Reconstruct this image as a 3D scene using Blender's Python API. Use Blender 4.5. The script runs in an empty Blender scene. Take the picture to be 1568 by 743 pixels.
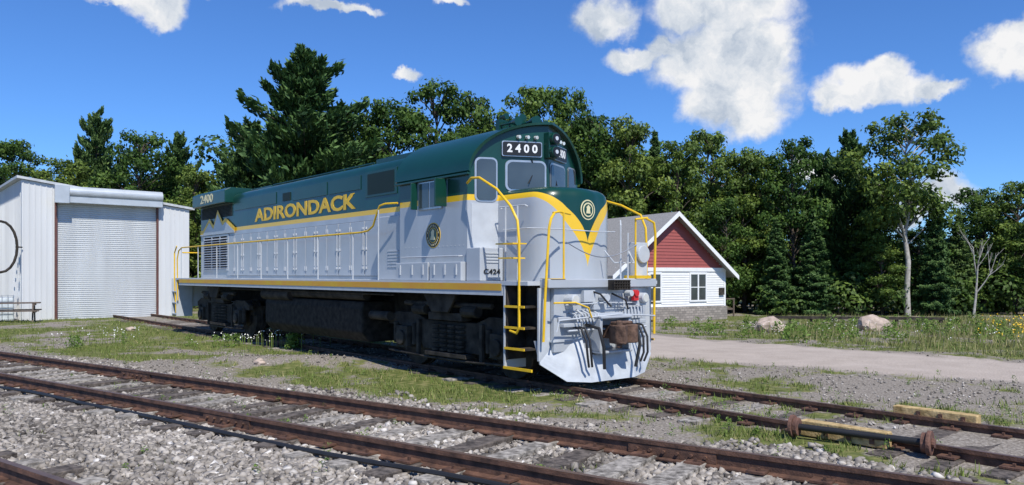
import bpy, math, random, numpy as np, bmesh
from mathutils import Vector, Matrix
from mathutils import noise as mn
random.seed(3); rng=np.random.default_rng(5)
scene=bpy.context.scene
F=1178.0; CX=784.0; HZ=421.0; CZ=1.80
R=math.radians
# ------------------------------------------------------------------ helpers
def link(o,parent=None):
    scene.collection.objects.link(o)
    if parent is not None: o.parent=parent
    return o
def empty(name,loc=(0,0,0),rz=0.0):
    e=bpy.data.objects.new(name,None); e.location=loc; e.rotation_euler=(0,0,rz); e.empty_display_size=.2
    return link(e)
def nt(m):
    m.use_nodes=True; t=m.node_tree; return t,t.nodes,t.links
def mk(name,col,rough=.6,metal=0,var=.15,scale=6,bump=0,bscale=40,coat=0,col2=None,streak=False,spec=.5):
    m=bpy.data.materials.new(name); t,N,L=nt(m); p=N['Principled BSDF']
    tc=N.new('ShaderNodeTexCoord'); no=N.new('ShaderNodeTexNoise'); no.inputs['Scale'].default_value=scale; no.inputs['Detail'].default_value=4
    src=tc.outputs['Object']
    if streak:
        mp=N.new('ShaderNodeMapping'); mp.inputs['Scale'].default_value=(1,1,.12); L.new(src,mp.inputs[0]); src=mp.outputs[0]
    L.new(src,no.inputs['Vector'])
    rp=N.new('ShaderNodeValToRGB'); rp.color_ramp.elements[0].position=.3; rp.color_ramp.elements[1].position=.7
    a=[max(0,c*(1-var)) for c in col]; b=[min(1,c*(1+var)) for c in (col if col2 is None else col2)]
    rp.color_ramp.elements[0].color=(*a,1); rp.color_ramp.elements[1].color=(*b,1)
    L.new(no.outputs['Fac'],rp.inputs[0]); L.new(rp.outputs[0],p.inputs['Base Color'])
    p.inputs['Roughness'].default_value=rough; p.inputs['Metallic'].default_value=metal; p.inputs['Specular IOR Level'].default_value=spec
    if coat: p.inputs['Coat Weight'].default_value=coat; p.inputs['Coat Roughness'].default_value=.08
    if bump:
        n2=N.new('ShaderNodeTexNoise'); n2.inputs['Scale'].default_value=bscale; n2.inputs['Detail'].default_value=2; L.new(tc.outputs['Object'],n2.inputs['Vector'])
        bp=N.new('ShaderNodeBump'); bp.inputs['Strength'].default_value=bump; bp.inputs['Distance'].default_value=.02
        L.new(n2.outputs['Fac'],bp.inputs['Height']); L.new(bp.outputs[0],p.inputs['Normal'])
    return m
class B:
    def __init__(s): s.v=[]; s.f=[]
    def add(s,v,f):
        o=len(s.v); s.v+= [tuple(a) for a in v]; s.f+=[tuple(i+o for i in q) for q in f]; return s
    def box(s,x0,x1,y0,y1,z0,z1):
        return s.add([(x0,y0,z0),(x1,y0,z0),(x1,y1,z0),(x0,y1,z0),(x0,y0,z1),(x1,y0,z1),(x1,y1,z1),(x0,y1,z1)],
          [(0,3,2,1),(4,5,6,7),(0,1,5,4),(1,2,6,5),(2,3,7,6),(3,0,4,7)])
    def tube(s,pts,r,n=8,cap=True,r2=None):
        P=[Vector(p) for p in pts]; k=len(P); vs=[]; fs=[]
        up=None
        for i in range(k):
            t=(P[min(i+1,k-1)]-P[max(i-1,0)]).normalized()
            if up is None or abs(up.dot(t))>.98:
                up=Vector((0,0,1)) if abs(t.z)<.9 else Vector((1,0,0))
            a=t.cross(up).normalized(); b=a.cross(t).normalized(); up=b
            rr=r if r2 is None else r+(r2-r)*i/(k-1)
            for j in range(n):
                an=2*math.pi*j/n; vs.append(P[i]+a*math.cos(an)*rr+b*math.sin(an)*rr)
        for i in range(k-1):
            for j in range(n):
                fs.append((i*n+j,i*n+(j+1)%n,(i+1)*n+(j+1)%n,(i+1)*n+j))
        if cap: fs.append(tuple(range(n-1,-1,-1))); fs.append(tuple((k-1)*n+j for j in range(n)))
        return s.add(vs,fs)
    def cyl(s,p0,p1,r,n=16,r2=None): return s.tube([p0,p1],r,n,True,r2)
    def prism(s,poly,vec):
        n=len(poly); V=Vector(vec); vs=[Vector(p) for p in poly]; vs=vs+[p+V for p in vs]
        fs=[tuple(range(n)),tuple(range(2*n-1,n-1,-1))]+[(i,i+n,(i+1)%n+n,(i+1)%n) for i in range(n)]
        return s.add(vs,fs)
    def build(s,name,mat,parent=None,bevel=0,smooth=False):
        me=bpy.data.meshes.new(name); me.from_pydata([tuple(v) for v in s.v],[],s.f)
        bm=bmesh.new(); bm.from_mesh(me); bmesh.ops.recalc_face_normals(bm,faces=bm.faces); bm.to_mesh(me); bm.free()
        me.materials.append(mat); o=bpy.data.objects.new(name,me); link(o,parent)
        if bevel:
            b=o.modifiers.new('b','BEVEL'); b.width=bevel; b.segments=2; b.limit_method='ANGLE'; b.angle_limit=R(35)
        if smooth:
            for p in me.polygons: p.use_smooth=True
            try: me.set_sharp_from_angle(angle=R(35))
            except Exception: pass
        return o
def np_mesh(name,V,Fq,mats,mi=None,attrs=None):
    me=bpy.data.meshes.new(name); M,k=Fq.shape
    me.vertices.add(len(V)); me.vertices.foreach_set('co',np.asarray(V,np.float32).ravel())
    me.loops.add(M*k); me.loops.foreach_set('vertex_index',np.asarray(Fq,np.int32).ravel())
    me.polygons.add(M); me.polygons.foreach_set('loop_start',np.arange(0,M*k,k,dtype=np.int32))
    try: me.polygons.foreach_set('loop_total',np.full(M,k,np.int32))
    except Exception: pass
    for m in mats: me.materials.append(m)
    if mi is not None: me.polygons.foreach_set('material_index',np.asarray(mi,np.int32))
    me.update(calc_edges=True)
    for kk,a in (attrs or {}).items():
        at=me.attributes.new(kk,'FLOAT','POINT'); at.data.foreach_set('value',np.asarray(a,np.float32))
    return me
def ss(t): t=np.clip(t,0,1); return t*t*(3-2*t)
def vnoise(x,y,seed=0):
    xi=np.floor(x).astype(np.int64); yi=np.floor(y).astype(np.int64); fx=x-xi; fy=y-yi
    def h(a,b):
        v=(a*374761393+b*668265263+seed*1442695041)&0x7fffffff
        v=((v^(v>>13))*1274126177)&0x7fffffff
        return ((v^(v>>16))&0xffff)/65535.0
    u=fx*fx*(3-2*fx); w=fy*fy*(3-2*fy)
    return (h(xi,yi)*(1-u)+h(xi+1,yi)*u)*(1-w)+(h(xi,yi+1)*(1-u)+h(xi+1,yi+1)*u)*w
def fbm(x,y,seed=0,o=4):
    s=0;a=.5;t=0
    for i in range(o): s=s+a*vnoise(x*2**i,y*2**i,seed+i*7); t+=a; a*=.5
    return s/t
# ------------------------------------------------------------------ ground fields
def gz(X,Y):
    X=np.asarray(X,float);Y=np.asarray(Y,float)
    z=-.36*ss((Y-14)/20)*ss((X-2)/4)
    z=z+(fbm(X*.7,Y*.7,3)-.5)*.06
    z=z+.16*np.exp(-(((X+4.6)/2.0)**2+((Y-16.0)/.9)**2))
    z=z-.03
    return z
def g1(x,y): return float(gz(np.array([x]),np.array([y]))[0])
def masks(X,Y):
    nf=.582*X+.813*Y; nl=.763*X+.647*Y; m=.607*X+.795*Y; t=.795*X-.607*Y
    a=fbm(X*.7,Y*.7,11); b=fbm(X*2.3,Y*2.3,21)
    bal=ss((8.15+(a-.5)*1.6+(b-.5)*.8-nf)/.6)
    far=19.2-.37*np.clip(t,-14,6)
    road=ss((m-15.2+(b-.5)*1.2)/.7)*ss((far-m+(b-.5)*1.6)/.7)*ss((t+15)/3)*ss((nl-11)/1)
    gr=.42+(a-.5)*2.4+(b-.5)*1.7
    gr=gr+.28*ss((m-far)/1.0)*(X>1)
    gr=gr+.42*((nl<8.2)&(nf>8.4)&(X<-3))
    gr=gr+.38*np.exp(-((nl-7.5)/.7)**2)+.3*np.exp(-((nl-10.6)/.7)**2)
    gr=gr-.22*ss((X-2)/3)*ss((17.5-Y)/3)*(nl>11.4)
    gr=gr-1.1*np.exp(-(((X+4.6)/2.4)**2+((Y-16.0)/1.1)**2))
    gr=gr-.6*np.exp(-((nl-9.05)/.8)**2)
    gr=np.clip(gr,0,1)*(1-.97*bal)*(1-.96*road)
    gr=np.maximum(gr,.45*bal*ss((fbm(X*1.3,Y*1.3,55)-.70)/.08))
    return bal,road,np.clip(gr,0,1)
def oilm(X,Y):
    nf=.582*X+.813*Y; return ss((fbm(X*.8,Y*.8,71)-.5)/.1)*np.exp(-((nf-6.14)/.55)**4)
def spaced(a,b,step,lim):
    c=list(np.arange(a,b,step)); s=step
    hi=c[-1]
    while hi<lim: s*=1.35; hi+=s; c.append(hi)
    s=step; lo=c[0]; pre=[]
    while lo>-lim: s*=1.35; lo-=s; pre.append(lo)
    return np.array(pre[::-1]+c)
xs=spaced(-24,20,.16,2500); ys=spaced(3,42,.16,2500)
GX,GY=np.meshgrid(xs,ys); gx=GX.ravel(); gy=GY.ravel()
near=(np.abs(gx)<80)&(np.abs(gy)<120)
zz=np.where(near,gz(gx,gy),-.3)
bal,road,gr=masks(gx,gy)
nx,ny=len(xs),len(ys)
idx=np.arange(nx*ny).reshape(ny,nx)
Fq=np.stack([idx[:-1,:-1].ravel(),idx[:-1,1:].ravel(),idx[1:,1:].ravel(),idx[1:,:-1].ravel()],1)
gm=bpy.data.materials.new('ground_mat'); t,N,L=nt(gm); P=N['Principled BSDF']; P.inputs['Roughness'].default_value=.95
P.inputs['Specular IOR Level'].default_value=.15
tc=N.new('ShaderNodeTexCoord')
def noise(sc,det=5,ty='n'):
    if ty=='v': n=N.new('ShaderNodeTexVoronoi')
    else: n=N.new('ShaderNodeTexNoise'); n.inputs['Detail'].default_value=det
    n.inputs['Scale'].default_value=sc; L.new(tc.outputs['Object'],n.inputs['Vector']); return n
def ramp(src,stops):
    r=N.new('ShaderNodeValToRGB'); e=r.color_ramp.elements
    while len(e)<len(stops): e.new(.5)
    for k,(p,c) in enumerate(stops): e[k].position=p; e[k].color=(*c,1)
    L.new(src,r.inputs[0]); return r
def mixc(f,a,b):
    m=N.new('ShaderNodeMix'); m.data_type='RGBA'; L.new(f,m.inputs[0]); L.new(a,m.inputs[6]); L.new(b,m.inputs[7]); return m.outputs[2]
def mth(op,a,b=None,clamp=False):
    m=N.new('ShaderNodeMath'); m.operation=op; m.use_clamp=clamp
    for k,v in enumerate((a,b)):
        if v is None: continue
        if isinstance(v,(int,float)): m.inputs[k].default_value=v
        else: L.new(v,m.inputs[k])
    return m.outputs[0]
def attr(nm):
    a=N.new('ShaderNodeAttribute'); a.attribute_name=nm; return a.outputs['Fac']
vor=noise(26,ty='v'); vsep=N.new('ShaderNodeSeparateColor'); L.new(vor.outputs['Color'],vsep.inputs[0])
balc=ramp(vsep.outputs[0],[(0,(.09,.08,.07)),(.5,(.23,.21,.185)),(1,(.43,.40,.36))])
n1=noise(1.3,5); n2=noise(30,4); n3=noise(7,5)
dirt=ramp(n2.outputs['Fac'],[(.3,(.15,.128,.105)),(.55,(.27,.24,.205)),(.72,(.43,.39,.34))])
grs=ramp(n3.outputs['Fac'],[(.3,(.068,.085,.023)),(.5,(.125,.145,.043)),(.7,(.23,.215,.092))])
rdc=ramp(n1.outputs['Fac'],[(.3,(.37,.315,.27)),(.6,(.47,.405,.35)),(.8,(.55,.485,.43))])
rd2=ramp(n2.outputs['Fac'],[(.35,(.30,.255,.215)),(.6,(.50,.43,.37))])
rmix=N.new('ShaderNodeMix'); rmix.data_type='RGBA'; rmix.inputs[0].default_value=.4; L.new(rdc.outputs[0],rmix.inputs[6]); L.new(rd2.outputs[0],rmix.inputs[7])
c=mixc(attr('road'),dirt.outputs[0],rmix.outputs[2])
c=mixc(attr('ballast'),c,balc.outputs[0])
gf=mth('MULTIPLY',mth('SUBTRACT',mth('ADD',attr('grass'),mth('MULTIPLY',mth('SUBTRACT',n3.outputs['Fac'],.5),1.3)),.42),3.2,True)
c=mixc(gf,c,grs.outputs[0])
L.new(c,P.inputs['Base Color'])
bp=N.new('ShaderNodeBump'); bp.inputs['Strength'].default_value=.7; bp.inputs['Distance'].default_value=.03
L.new(n2.outputs['Fac'],bp.inputs['Height']); L.new(bp.outputs[0],P.inputs['Normal'])
me=np_mesh('ground',np.stack([gx,gy,zz],1),Fq,[gm],attrs={'road':road,'ballast':bal,'grass':gr})
ground=bpy.data.objects.new('ground',me); link(ground)
# ------------------------------------------------------------------ ballast stones
def attrmat(name,stops,rough=.9,trans=0,objrand=False):
    m=bpy.data.materials.new(name); t,N,L=nt(m); p=N['Principled BSDF']; p.inputs['Roughness'].default_value=rough
    p.inputs['Specular IOR Level'].default_value=.25
    a=N.new('ShaderNodeAttribute'); a.attribute_name='tint'; r=N.new('ShaderNodeValToRGB'); e=r.color_ramp.elements
    while len(e)<len(stops): e.new(.5)
    for k,(q,c) in enumerate(stops): e[k].position=q; e[k].color=(*c,1)
    L.new(a.outputs['Fac'],r.inputs[0]); col=r.outputs[0]
    if objrand:
        oi=N.new('ShaderNodeObjectInfo'); hs=N.new('ShaderNodeHueSaturation'); L.new(col,hs.inputs['Color'])
        mr=N.new('ShaderNodeMapRange'); mr.inputs[3].default_value=.475; mr.inputs[4].default_value=.52; L.new(oi.outputs['Random'],mr.inputs[0]); L.new(mr.outputs[0],hs.inputs['Hue'])
        mr2=N.new('ShaderNodeMapRange'); mr2.inputs[3].default_value=1.3; mr2.inputs[4].default_value=.75; L.new(oi.outputs['Random'],mr2.inputs[0]); L.new(mr2.outputs[0],hs.inputs['Value'])
        col=hs.outputs[0]
    L.new(col,p.inputs['Base Color'])
    if trans:
        tr=N.new('ShaderNodeBsdfTranslucent'); L.new(col,tr.inputs[0]); mx=N.new('ShaderNodeMixShader'); mx.inputs[0].default_value=trans
        L.new(p.outputs[0],mx.inputs[1]); L.new(tr.outputs[0],mx.inputs[2]); L.new(mx.outputs[0],N['Material Output'].inputs[0])
    return m
stone_mat=attrmat('crushed_stone',[(0,(.075,.066,.058)),(.35,(.21,.19,.168)),(.7,(.37,.335,.295)),(.93,(.48,.445,.40)),(1,(.63,.60,.56))])
def stones(name,X,Y,smin,smax,mat,zoff=.0):
    n=len(X); cube=np.array([(-1,-1,-1),(1,-1,-1),(1,1,-1),(-1,1,-1),(-1,-1,1),(1,-1,1),(1,1,1),(-1,1,1)],float)
    V=cube[None]*(.62+.5*rng.random((n,8,3)))
    q=rng.normal(size=(n,4)); q/=np.linalg.norm(q,axis=1,keepdims=True); w,x,y,z=q.T
    Rm=np.stack([1-2*(y*y+z*z),2*(x*y-z*w),2*(x*z+y*w),2*(x*y+z*w),1-2*(x*x+z*z),2*(y*z-x*w),2*(x*z-y*w),2*(y*z+x*w),1-2*(x*x+y*y)],1).reshape(n,3,3)
    sz=(smin+(smax-smin)*rng.random(n)**1.8)/2
    asp=np.stack([1+.5*rng.random(n),np.ones(n),.55+.4*rng.random(n)],1)
    V=V*asp[:,None,:]*sz[:,None,None]; V=np.einsum('nij,nkj->nki',Rm,V)
    V[:,:,2]*=.8
    zz=gz(X,Y)+sz*.45+zoff+.012*rng.random(n)
    V+=np.stack([X,Y,zz],1)[:,None,:]
    f=np.array([(0,3,2,1),(4,5,6,7),(0,1,5,4),(1,2,6,5),(2,3,7,6),(3,0,4,7)])
    Fq=(f[None]+8*np.arange(n)[:,None,None]).reshape(-1,4)
    tint=np.repeat(np.clip(rng.normal(.5,.22,n)+.5*(fbm(X*.8,Y*.8,33)-.5)-.42*oilm(X,Y),0,1),8)
    me=np_mesh(name,V.reshape(-1,3),Fq,[mat],attrs={'tint':tint}); return link(bpy.data.objects.new(name,me))
n=210000
Y=5.2+11.5*rng.random(n)**1.15; X=(rng.random(n)*2-1)*(13)
bl,rd,gg=masks(X,Y); nf=.582*X+.813*Y
keep=(np.abs(X)<.70*Y+1.6)&(nf>1.5)&(rng.random(n)<bl*np.where(gg>.2,.35,1))
stones('ballast_gravel',X[keep],Y[keep],.03,.074,stone_mat)
n=50000
Y=9+14*rng.random(n); X=(rng.random(n)*2-1)*15; bl,rd,gg=masks(X,Y); nl=.763*X+.647*Y
keep=(np.abs(X)<.7*Y+1)&(bl<.6)&(gg<.4)&(rd<.4)&(rng.random(n)<.45)
stones('loose_gravel',X[keep],Y[keep],.014,.038,stone_mat)
# ------------------------------------------------------------------ rails and ties
rust=mk('rusty_steel',(.07,.036,.025),.75,0,.35,9,.3,60,col2=(.12,.06,.038))
railtop=mk('worn_rail_top',(.19,.12,.085),.45,.5,.2,5)
tiem=mk('weathered_tie',(.12,.105,.088),.9,0,.4,14,.6,50,col2=(.32,.295,.26))
tied=mk('dark_tie',(.04,.032,.026),.9,0,.4,14,.6,50,col2=(.12,.10,.085))
FD=(-.813,.582); FN=(.582,.813); LD=(-.647,.763); LN=(.763,.647)
def rail_b(b,bt,n0,s0,s1,D,Nn,zt,curve=0):
    steps=24; prof=[(-.07,-.17),(.07,-.17),(.07,-.155),(.012,-.14),(.012,-.05),(.036,-.04),(.036,-.004),(-.036,-.004),(-.036,-.04),(-.012,-.05),(-.012,-.14),(-.07,-.155)]
    vs=[];fs=[];k=len(prof)
    for i in range(steps+1):
        s=s0+(s1-s0)*i/steps
        for (o,z) in prof:
            nn=n0+o; vs.append((nn*Nn[0]+s*D[0],nn*Nn[1]+s*D[1],zt+z))
    for i in range(steps):
        for j in range(k): fs.append((i*k+j,i*k+(j+1)%k,(i+1)*k+(j+1)%k,(i+1)*k+j))
    b.add(vs,fs)
    c=[]
    for s,o in ((s0,-.03),(s0,.03),(s1,.03),(s1,-.03)):
        nn=n0+o; c.append((nn*Nn[0]+s*D[0],nn*Nn[1]+s*D[1],zt))
    bt.add(c,[(0,1,2,3)])
def pt(n0,s,D,Nn,z=0): return Vector((n0*Nn[0]+s*D[0],n0*Nn[1]+s*D[1],z))
def obox(b,n0,n1,s0,s1,z0,z1,D,Nn,tw=0):
    cn=(n0+n1)/2; cs=(s0+s1)/2
    c=[]
    for z in (z0,z1):
        for (a,e) in ((n0,s0),(n1,s0),(n1,s1),(n0,s1)):
            da=a-cn; de=e-cs; c.append(pt(cn+da-de*tw,cs+de+da*tw,D,Nn,z))
    b.add(c,[(0,3,2,1),(4,5,6,7),(0,1,5,4),(1,2,6,5),(2,3,7,6),(3,0,4,7)])
def track(name,nc,s0,s1,D,Nn,zt,tz,seed,tm):
    e=empty(name); b=B();bt=B()
    for o in (-.755,.755): rail_b(b,bt,nc+o,s0,s1,D,Nn,zt)
    b.build('rails',rust,e); bt.build('rail_running_surface',railtop,e)
    r=random.Random(seed); t1=B();t2=B(); pl=B()
    s=max(s0,-16)
    while s<min(s1,34):
        tb=t1 if r.random()<tm else t2
        o=r.uniform(-.08,.08); w=r.uniform(.2,.25)
        obox(tb,nc-1.3+o,nc+1.3+o,s,s+w,tz-.12,tz+r.uniform(-.012,.012),D,Nn,r.uniform(-.03,.03))
        for q in (-.755,.755):
            obox(pl,nc+q-.17,nc+q+.17,s+.03,s+w-.03,tz+.008,tz+.028,D,Nn)
            for k in (-.11,.11): obox(pl,nc+q+k-.012,nc+q+k+.012,s+.08,s+.105,tz+.028,tz+.06,D,Nn)
        s+=r.uniform(.52,.62)
    t1.build('ties',tiem,e,bevel=.008); t2.build('dark_ties',tied,e,bevel=.008); pl.build('tie_plates_and_spikes',rust,e)
    return e
tA=track('railroad_track',6.14,-30,70,FD,FN,.19,.043,1,.6)
tB=track('railroad_track',2.10,-30,70,FD,FN,.19,.032,2,.5)
tC=track('railroad_track',9.05,-26,60,LD,LN,.09,-.015,3,.2)
jb=B()
for (n0,s0) in ((6.90,2.6),(5.39,7.5),(6.9,12.3),(5.39,-.8)):
    for sd in (-1,1):
        obox(jb,n0+sd*.022-.012,n0+sd*.022+.012,s0,s0+.9,.05,.145,FD,FN)
        for k in range(6):
            a=pt(n0+sd*.03,s0+.1+.14*k,FD,FN,.1); c=pt(n0+sd*.062,s0+.1+.14*k,FD,FN,.1); jb.cyl(a,c,.018,6)
jb.build('rail_joint_bars',rust,tA)
blk=mk('black_rubber',(.015,.015,.016),.55,0,.2)
hs=B(); hs.tube([pt(5.10+.04*math.sin(s*.7)+.02*math.sin(s*2.1),s,FD,FN,.05+.01*math.sin(s*1.7)) for s in np.arange(-12,40,.5)],.028,8); hs.build('black_cable',blk,None,smooth=True)
ws=empty('rusty_axle_set')
oldw=mk('rusty_wheel',(.10,.045,.032),.8,0,.3,12,.4,40,col2=(.16,.08,.055))
A1=Vector((3.12,8.55,.12)); A2=Vector((4.17,7.68,.12)); ad=(A2-A1).normalized()
w=B(); w.cyl(A1,A2,.036,14); w.build('axle',blk,ws,smooth=True)
w=B()
for q,sg in ((A1,1),(A2,-1)):
    w.cyl(q-ad*.02,q+ad*.02,.125,24); w.cyl(q+ad*.02*sg,q+ad*.07*sg,.10,24); w.cyl(q-ad*.05*sg,q-ad*.02*sg,.05,12)
w.build('wheels',oldw,ws,bevel=.006)
ywood=mk('weathered_yellow_paint',(.38,.25,.09),.8,0,.3,12,.3,40,col2=(.5,.37,.18))
def derail(s,n0,nm,sl):
    e=empty(nm); b=B(); obox(b,n0-.09,n0+.05,s,s+sl,.0,.17,LD,LN); obox(b,n0+.16,n0+.30,s+.1,s+sl*.8,.0,.105,LD,LN); b.build('block',ywood,e,bevel=.01)
    b=B()
    for k in (.12,.37,.62): obox(b,n0-.10,n0-.091,s+k,s+k+.05,.03,.14,LD,LN); b.cyl(pt(n0-.12,s+k+.025,LD,LN,.09),pt(n0-.10,s+k+.025,LD,LN,.09),.02,6)
    b.build('bolts',rust,e)
derail(3.55,8.15,'rail_stop_block',.95); derail(3.3,9.92,'rail_stop_block',.95)

# ------------------------------------------------------------------ LOCOMOTIVE (local x -> rear, y -> near side)
loco=empty('diesel_locomotive',(1.73,11.96,0),math.atan2(.763,-.647))
GREEN=(.0035,.045,.030); GREY=(.41,.44,.475); YEL=(.80,.50,.015)
green=mk('green_paint',GREEN,.33,0,.12,2,coat=.2)
grey=mk('grey_paint',GREY,.36,0,.05,2,coat=.25)
lgrey=mk('light_grey_paint',(.48,.51,.54),.45,0,.08,6)
yel=mk('yellow_paint',YEL,.4,0,.1,6)
dark=mk('dark_running_gear',(.016,.015,.014),.8,0,.4,8,0,30,col2=(.03,.027,.023),spec=.2)
dark2=mk('dusty_black_steel',(.022,.020,.018),.8,0,.4,5,.2,30,col2=(.050,.042,.034),spec=.25)
blackp=mk('black_paint',(.012,.012,.013),.4)
silver=mk('silver_trim',(.5,.52,.54),.35,.7,.1)
white=mk('white_paint',(.78,.79,.79),.5,0,.05)
cream=mk('cream_paint',(.72,.66,.40),.5,0,.1)
red=mk('red_paint',(.55,.02,.02),.4)
coupm=mk('rusty_coupler',(.075,.04,.027),.75,0,.35,10,.4,40,col2=(.13,.075,.05))
glass=bpy.data.materials.new('dark_window_glass'); t,N,L=nt(glass); p=N['Principled BSDF']
p.inputs['Roughness'].default_value=.05; p.inputs['Specular IOR Level'].default_value=.9
no=N.new('ShaderNodeTexNoise'); no.inputs['Scale'].default_value=1.5; tc=N.new('ShaderNodeTexCoord'); L.new(tc.outputs['Object'],no.inputs['Vector'])
rp=N.new('ShaderNodeValToRGB'); rp.color_ramp.elements[0].color=(.012,.016,.02,1); rp.color_ramp.elements[1].color=(.09,.11,.115,1); L.new(no.outputs['Fac'],rp.inputs[0]); L.new(rp.outputs[0],p.inputs['Base Color'])
lens=mk('lamp_lens',(.75,.75,.72),.1,.3,.05)
liv=bpy.data.materials.new('livery_paint'); t,N,L=nt(liv); P=N['Principled BSDF']
P.inputs['Roughness'].default_value=.33; P.inputs['Coat Weight'].default_value=.3; P.inputs['Coat Roughness'].default_value=.07
tc=N.new('ShaderNodeTexCoord'); sp=N.new('ShaderNodeSeparateXYZ'); L.new(tc.outputs['Object'],sp.inputs[0])
u=mth('MINIMUM',mth('DIVIDE',mth('ABSOLUTE',sp.outputs[1]),.8),1.0)
zb=mth('ADD',mth('MULTIPLY',mth('POWER',u,.66),1.13),1.92)
zg=mth('ADD',zb,mth('ADD',mth('MULTIPLY',mth('SUBTRACT',1.0,u),.30),.10))
def softgt(a,b): return mth('MULTIPLY',mth('SUBTRACT',a,b),400.0,True)
no=N.new('ShaderNodeTexNoise'); no.inputs['Scale'].default_value=1.2; no.inputs['Detail'].default_value=5
mp=N.new('ShaderNodeMapping'); mp.inputs['Scale'].default_value=(1.6,1.6,.25); L.new(tc.outputs['Object'],mp.inputs[0]); L.new(mp.outputs[0],no.inputs['Vector'])
g_=ramp(no.outputs['Fac'],[(.3,tuple(c*.88 for c in GREY)),(.7,tuple(c*1.07 for c in GREY))])
gg_=ramp(no.outputs['Fac'],[(.3,tuple(c*.85 for c in GREEN)),(.7,tuple(c*1.15 for c in GREEN))])
yc=N.new('ShaderNodeRGB'); yc.outputs[0].default_value=(*YEL,1)
c=mixc(softgt(sp.outputs[2],zb),g_.outputs[0],yc.outputs[0]); c=mixc(softgt(sp.outputs[2],zg),c,gg_.outputs[0]); L.new(c,P.inputs['Base Color'])
nb=N.new('ShaderNodeTexNoise'); nb.inputs['Scale'].default_value=1.6; L.new(tc.outputs['Object'],nb.inputs['Vector'])
bp=N.new('ShaderNodeBump'); bp.inputs['Strength'].default_value=.22; bp.inputs['Distance'].default_value=.03; L.new(nb.outputs['Fac'],bp.inputs['Height']); L.new(bp.outputs[0],P.inputs['Normal'])
# hood
b=B(); prof=[]
HW=.92; HT=4.14
for a in range(0,7): an=R(a*15); prof.append((HW-.22+.22*math.cos(an),HT-.22+.22*math.sin(an)))
prof=[(HW,1.7)]+prof; prof=prof+[(-y,z) for y,z in prof[::-1]]
b.prism([(4.3,y,z) for y,z in prof],(12.3,0,0)); b.build('long_hood',liv,loco,smooth=True)
b=B(); b.box(8.2,9.6,-.55,.55,4.1,4.22); b.box(4.7,6.3,-.7,.7,4.1,4.24); b.box(12.0,13.4,-.6,.6,4.1,4.22)
b.box(9.9,11.7,-.35,.35,4.1,4.2)
b.tube([(6.5,.62,4.2),(11.8,.62,4.2)],.02,6)
for q in np.arange(6.5,11.9,.88): b.cyl((q,.62,4.08),(q,.62,4.2),.015,6)
b.build('roof_hatches',green,loco,bevel=.02)
b=B(); b.cyl((15.2,0,4.1),(15.2,0,4.36),.6,24); b.cyl((7.3,0,4.1),(7.3,0,4.3),.18,16); b.build('roof_fan_and_stack',dark,loco)
b=B(); b.prism([(13.9,1.16,3.86),(13.9,1.16,4.22),(13.9,1.0,4.30),(13.9,-1.0,4.30),(13.9,-1.16,4.22),(13.9,-1.16,3.86)],(2.78,0,0)); b.build('radiator_housing',green,loco,bevel=.02)
b=B(); 
for k in range(9): b.box(13.95,16.55,.925,.95,3.50+.038*k,3.52+.038*k)
b.build('radiator_louvers',dark,loco)
def mtn(off,dz,y,mat,name):
    pts=[(16.55,3.16),(16.3,3.16),(15.75,3.5),(15.4,3.28),(15.05,3.72),(14.65,3.36),(14.4,3.46),(13.7,3.16)]
    b=B(); poly=[(x,y,z+dz) for x,z in pts]+[(13.7,y,3.0),(16.55,y,3.0)]
    b.prism(poly,(0,.004,0)); b.build(name,mat,loco)
mtn(0,0,.952,yel,'mountain_emblem_outline'); mtn(0,-.12,.958,grey,'mountain_emblem_fill')
bd=B(); bl_=B(); x=5.75; wds=[.62,.62,.55,.55,.55,.55,.58,.58,.55,.55,.55,.55,.6,.6]
k=0
while x<13.9:
    w_=wds[k%len(wds)]; bd.box(x+.012,x+w_-.012,.92,.938,1.78,2.93)
    lx=x+(.07 if k%2 else w_-.07)
    bl_.box(lx-.012,lx+.012,.938,.950,2.0,2.75); 
    for z in (1.95,2.35,2.78): bl_.box(lx-.03,lx+.03,.938,.962,z-.025,z+.025)
    for z in (1.95,2.78): hx=x+(w_-.04 if k%2 else .04); bl_.box(hx-.02,hx+.02,.938,.952,z-.05,z+.05)
    x+=w_; k+=1
bd.build('hood_doors',grey,loco,bevel=.006); bl_.build('door_latches_and_hinges',lgrey,loco,bevel=.003)
b=B(); b.box(5.7,14.1,.9205,.9225,1.77,2.94); b.build('door_gap_dark_sheet',mk('dark_grey_gap',(.12,.13,.14),.7),loco)  # dark sheet behind the doors, its colour darkens the gap lines
b=B()
for (a,c_,z0,z1) in ((5.1,6.35,3.42,3.95),(6.55,8.0,3.62,3.92),(8.1,9.9,3.62,3.92),(10.9,13.8,3.62,3.92)): b.box(a,c_,.92,.934,z0,z1)
b.build('upper_access_panels',green,loco,bevel=.005)
b=B(); b.box(5.2,6.25,.934,.94,3.47,3.9); b.box(10.05,10.5,.92,.936,3.65,3.85); b.build('intake_screens',mk('dark_green_screen',(.003,.018,.013),.6,0,.3,80),loco)
b=B(); b.box(14.2,16.3,.92,.95,1.92,1.97); b.box(14.2,16.3,.92,.95,2.93,2.98); b.box(14.2,14.26,.92,.95,1.97,2.93); b.box(16.24,16.3,.92,.95,1.97,2.93); b.box(14.86,14.92,.92,.95,1.97,2.93); b.box(15.55,15.61,.92,.95,1.97,2.93)
for k in range(13): b.prism([(14.26,.93,1.99+.072*k),(14.26,.965,1.985+.072*k),(14.26,.93,2.02+.072*k)],(1.98,0,0))
b.build('louver_grille',grey,loco)
b=B(); b.box(14.26,16.24,.921,.926,1.97,2.93); b.build('grille_backing',dark,loco)
b=B(); b.box(4.42,5.35,.9,1.2,1.7,2.95); b.build('side_cabinet',grey,loco,bevel=.02)
b=B(); 
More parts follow.
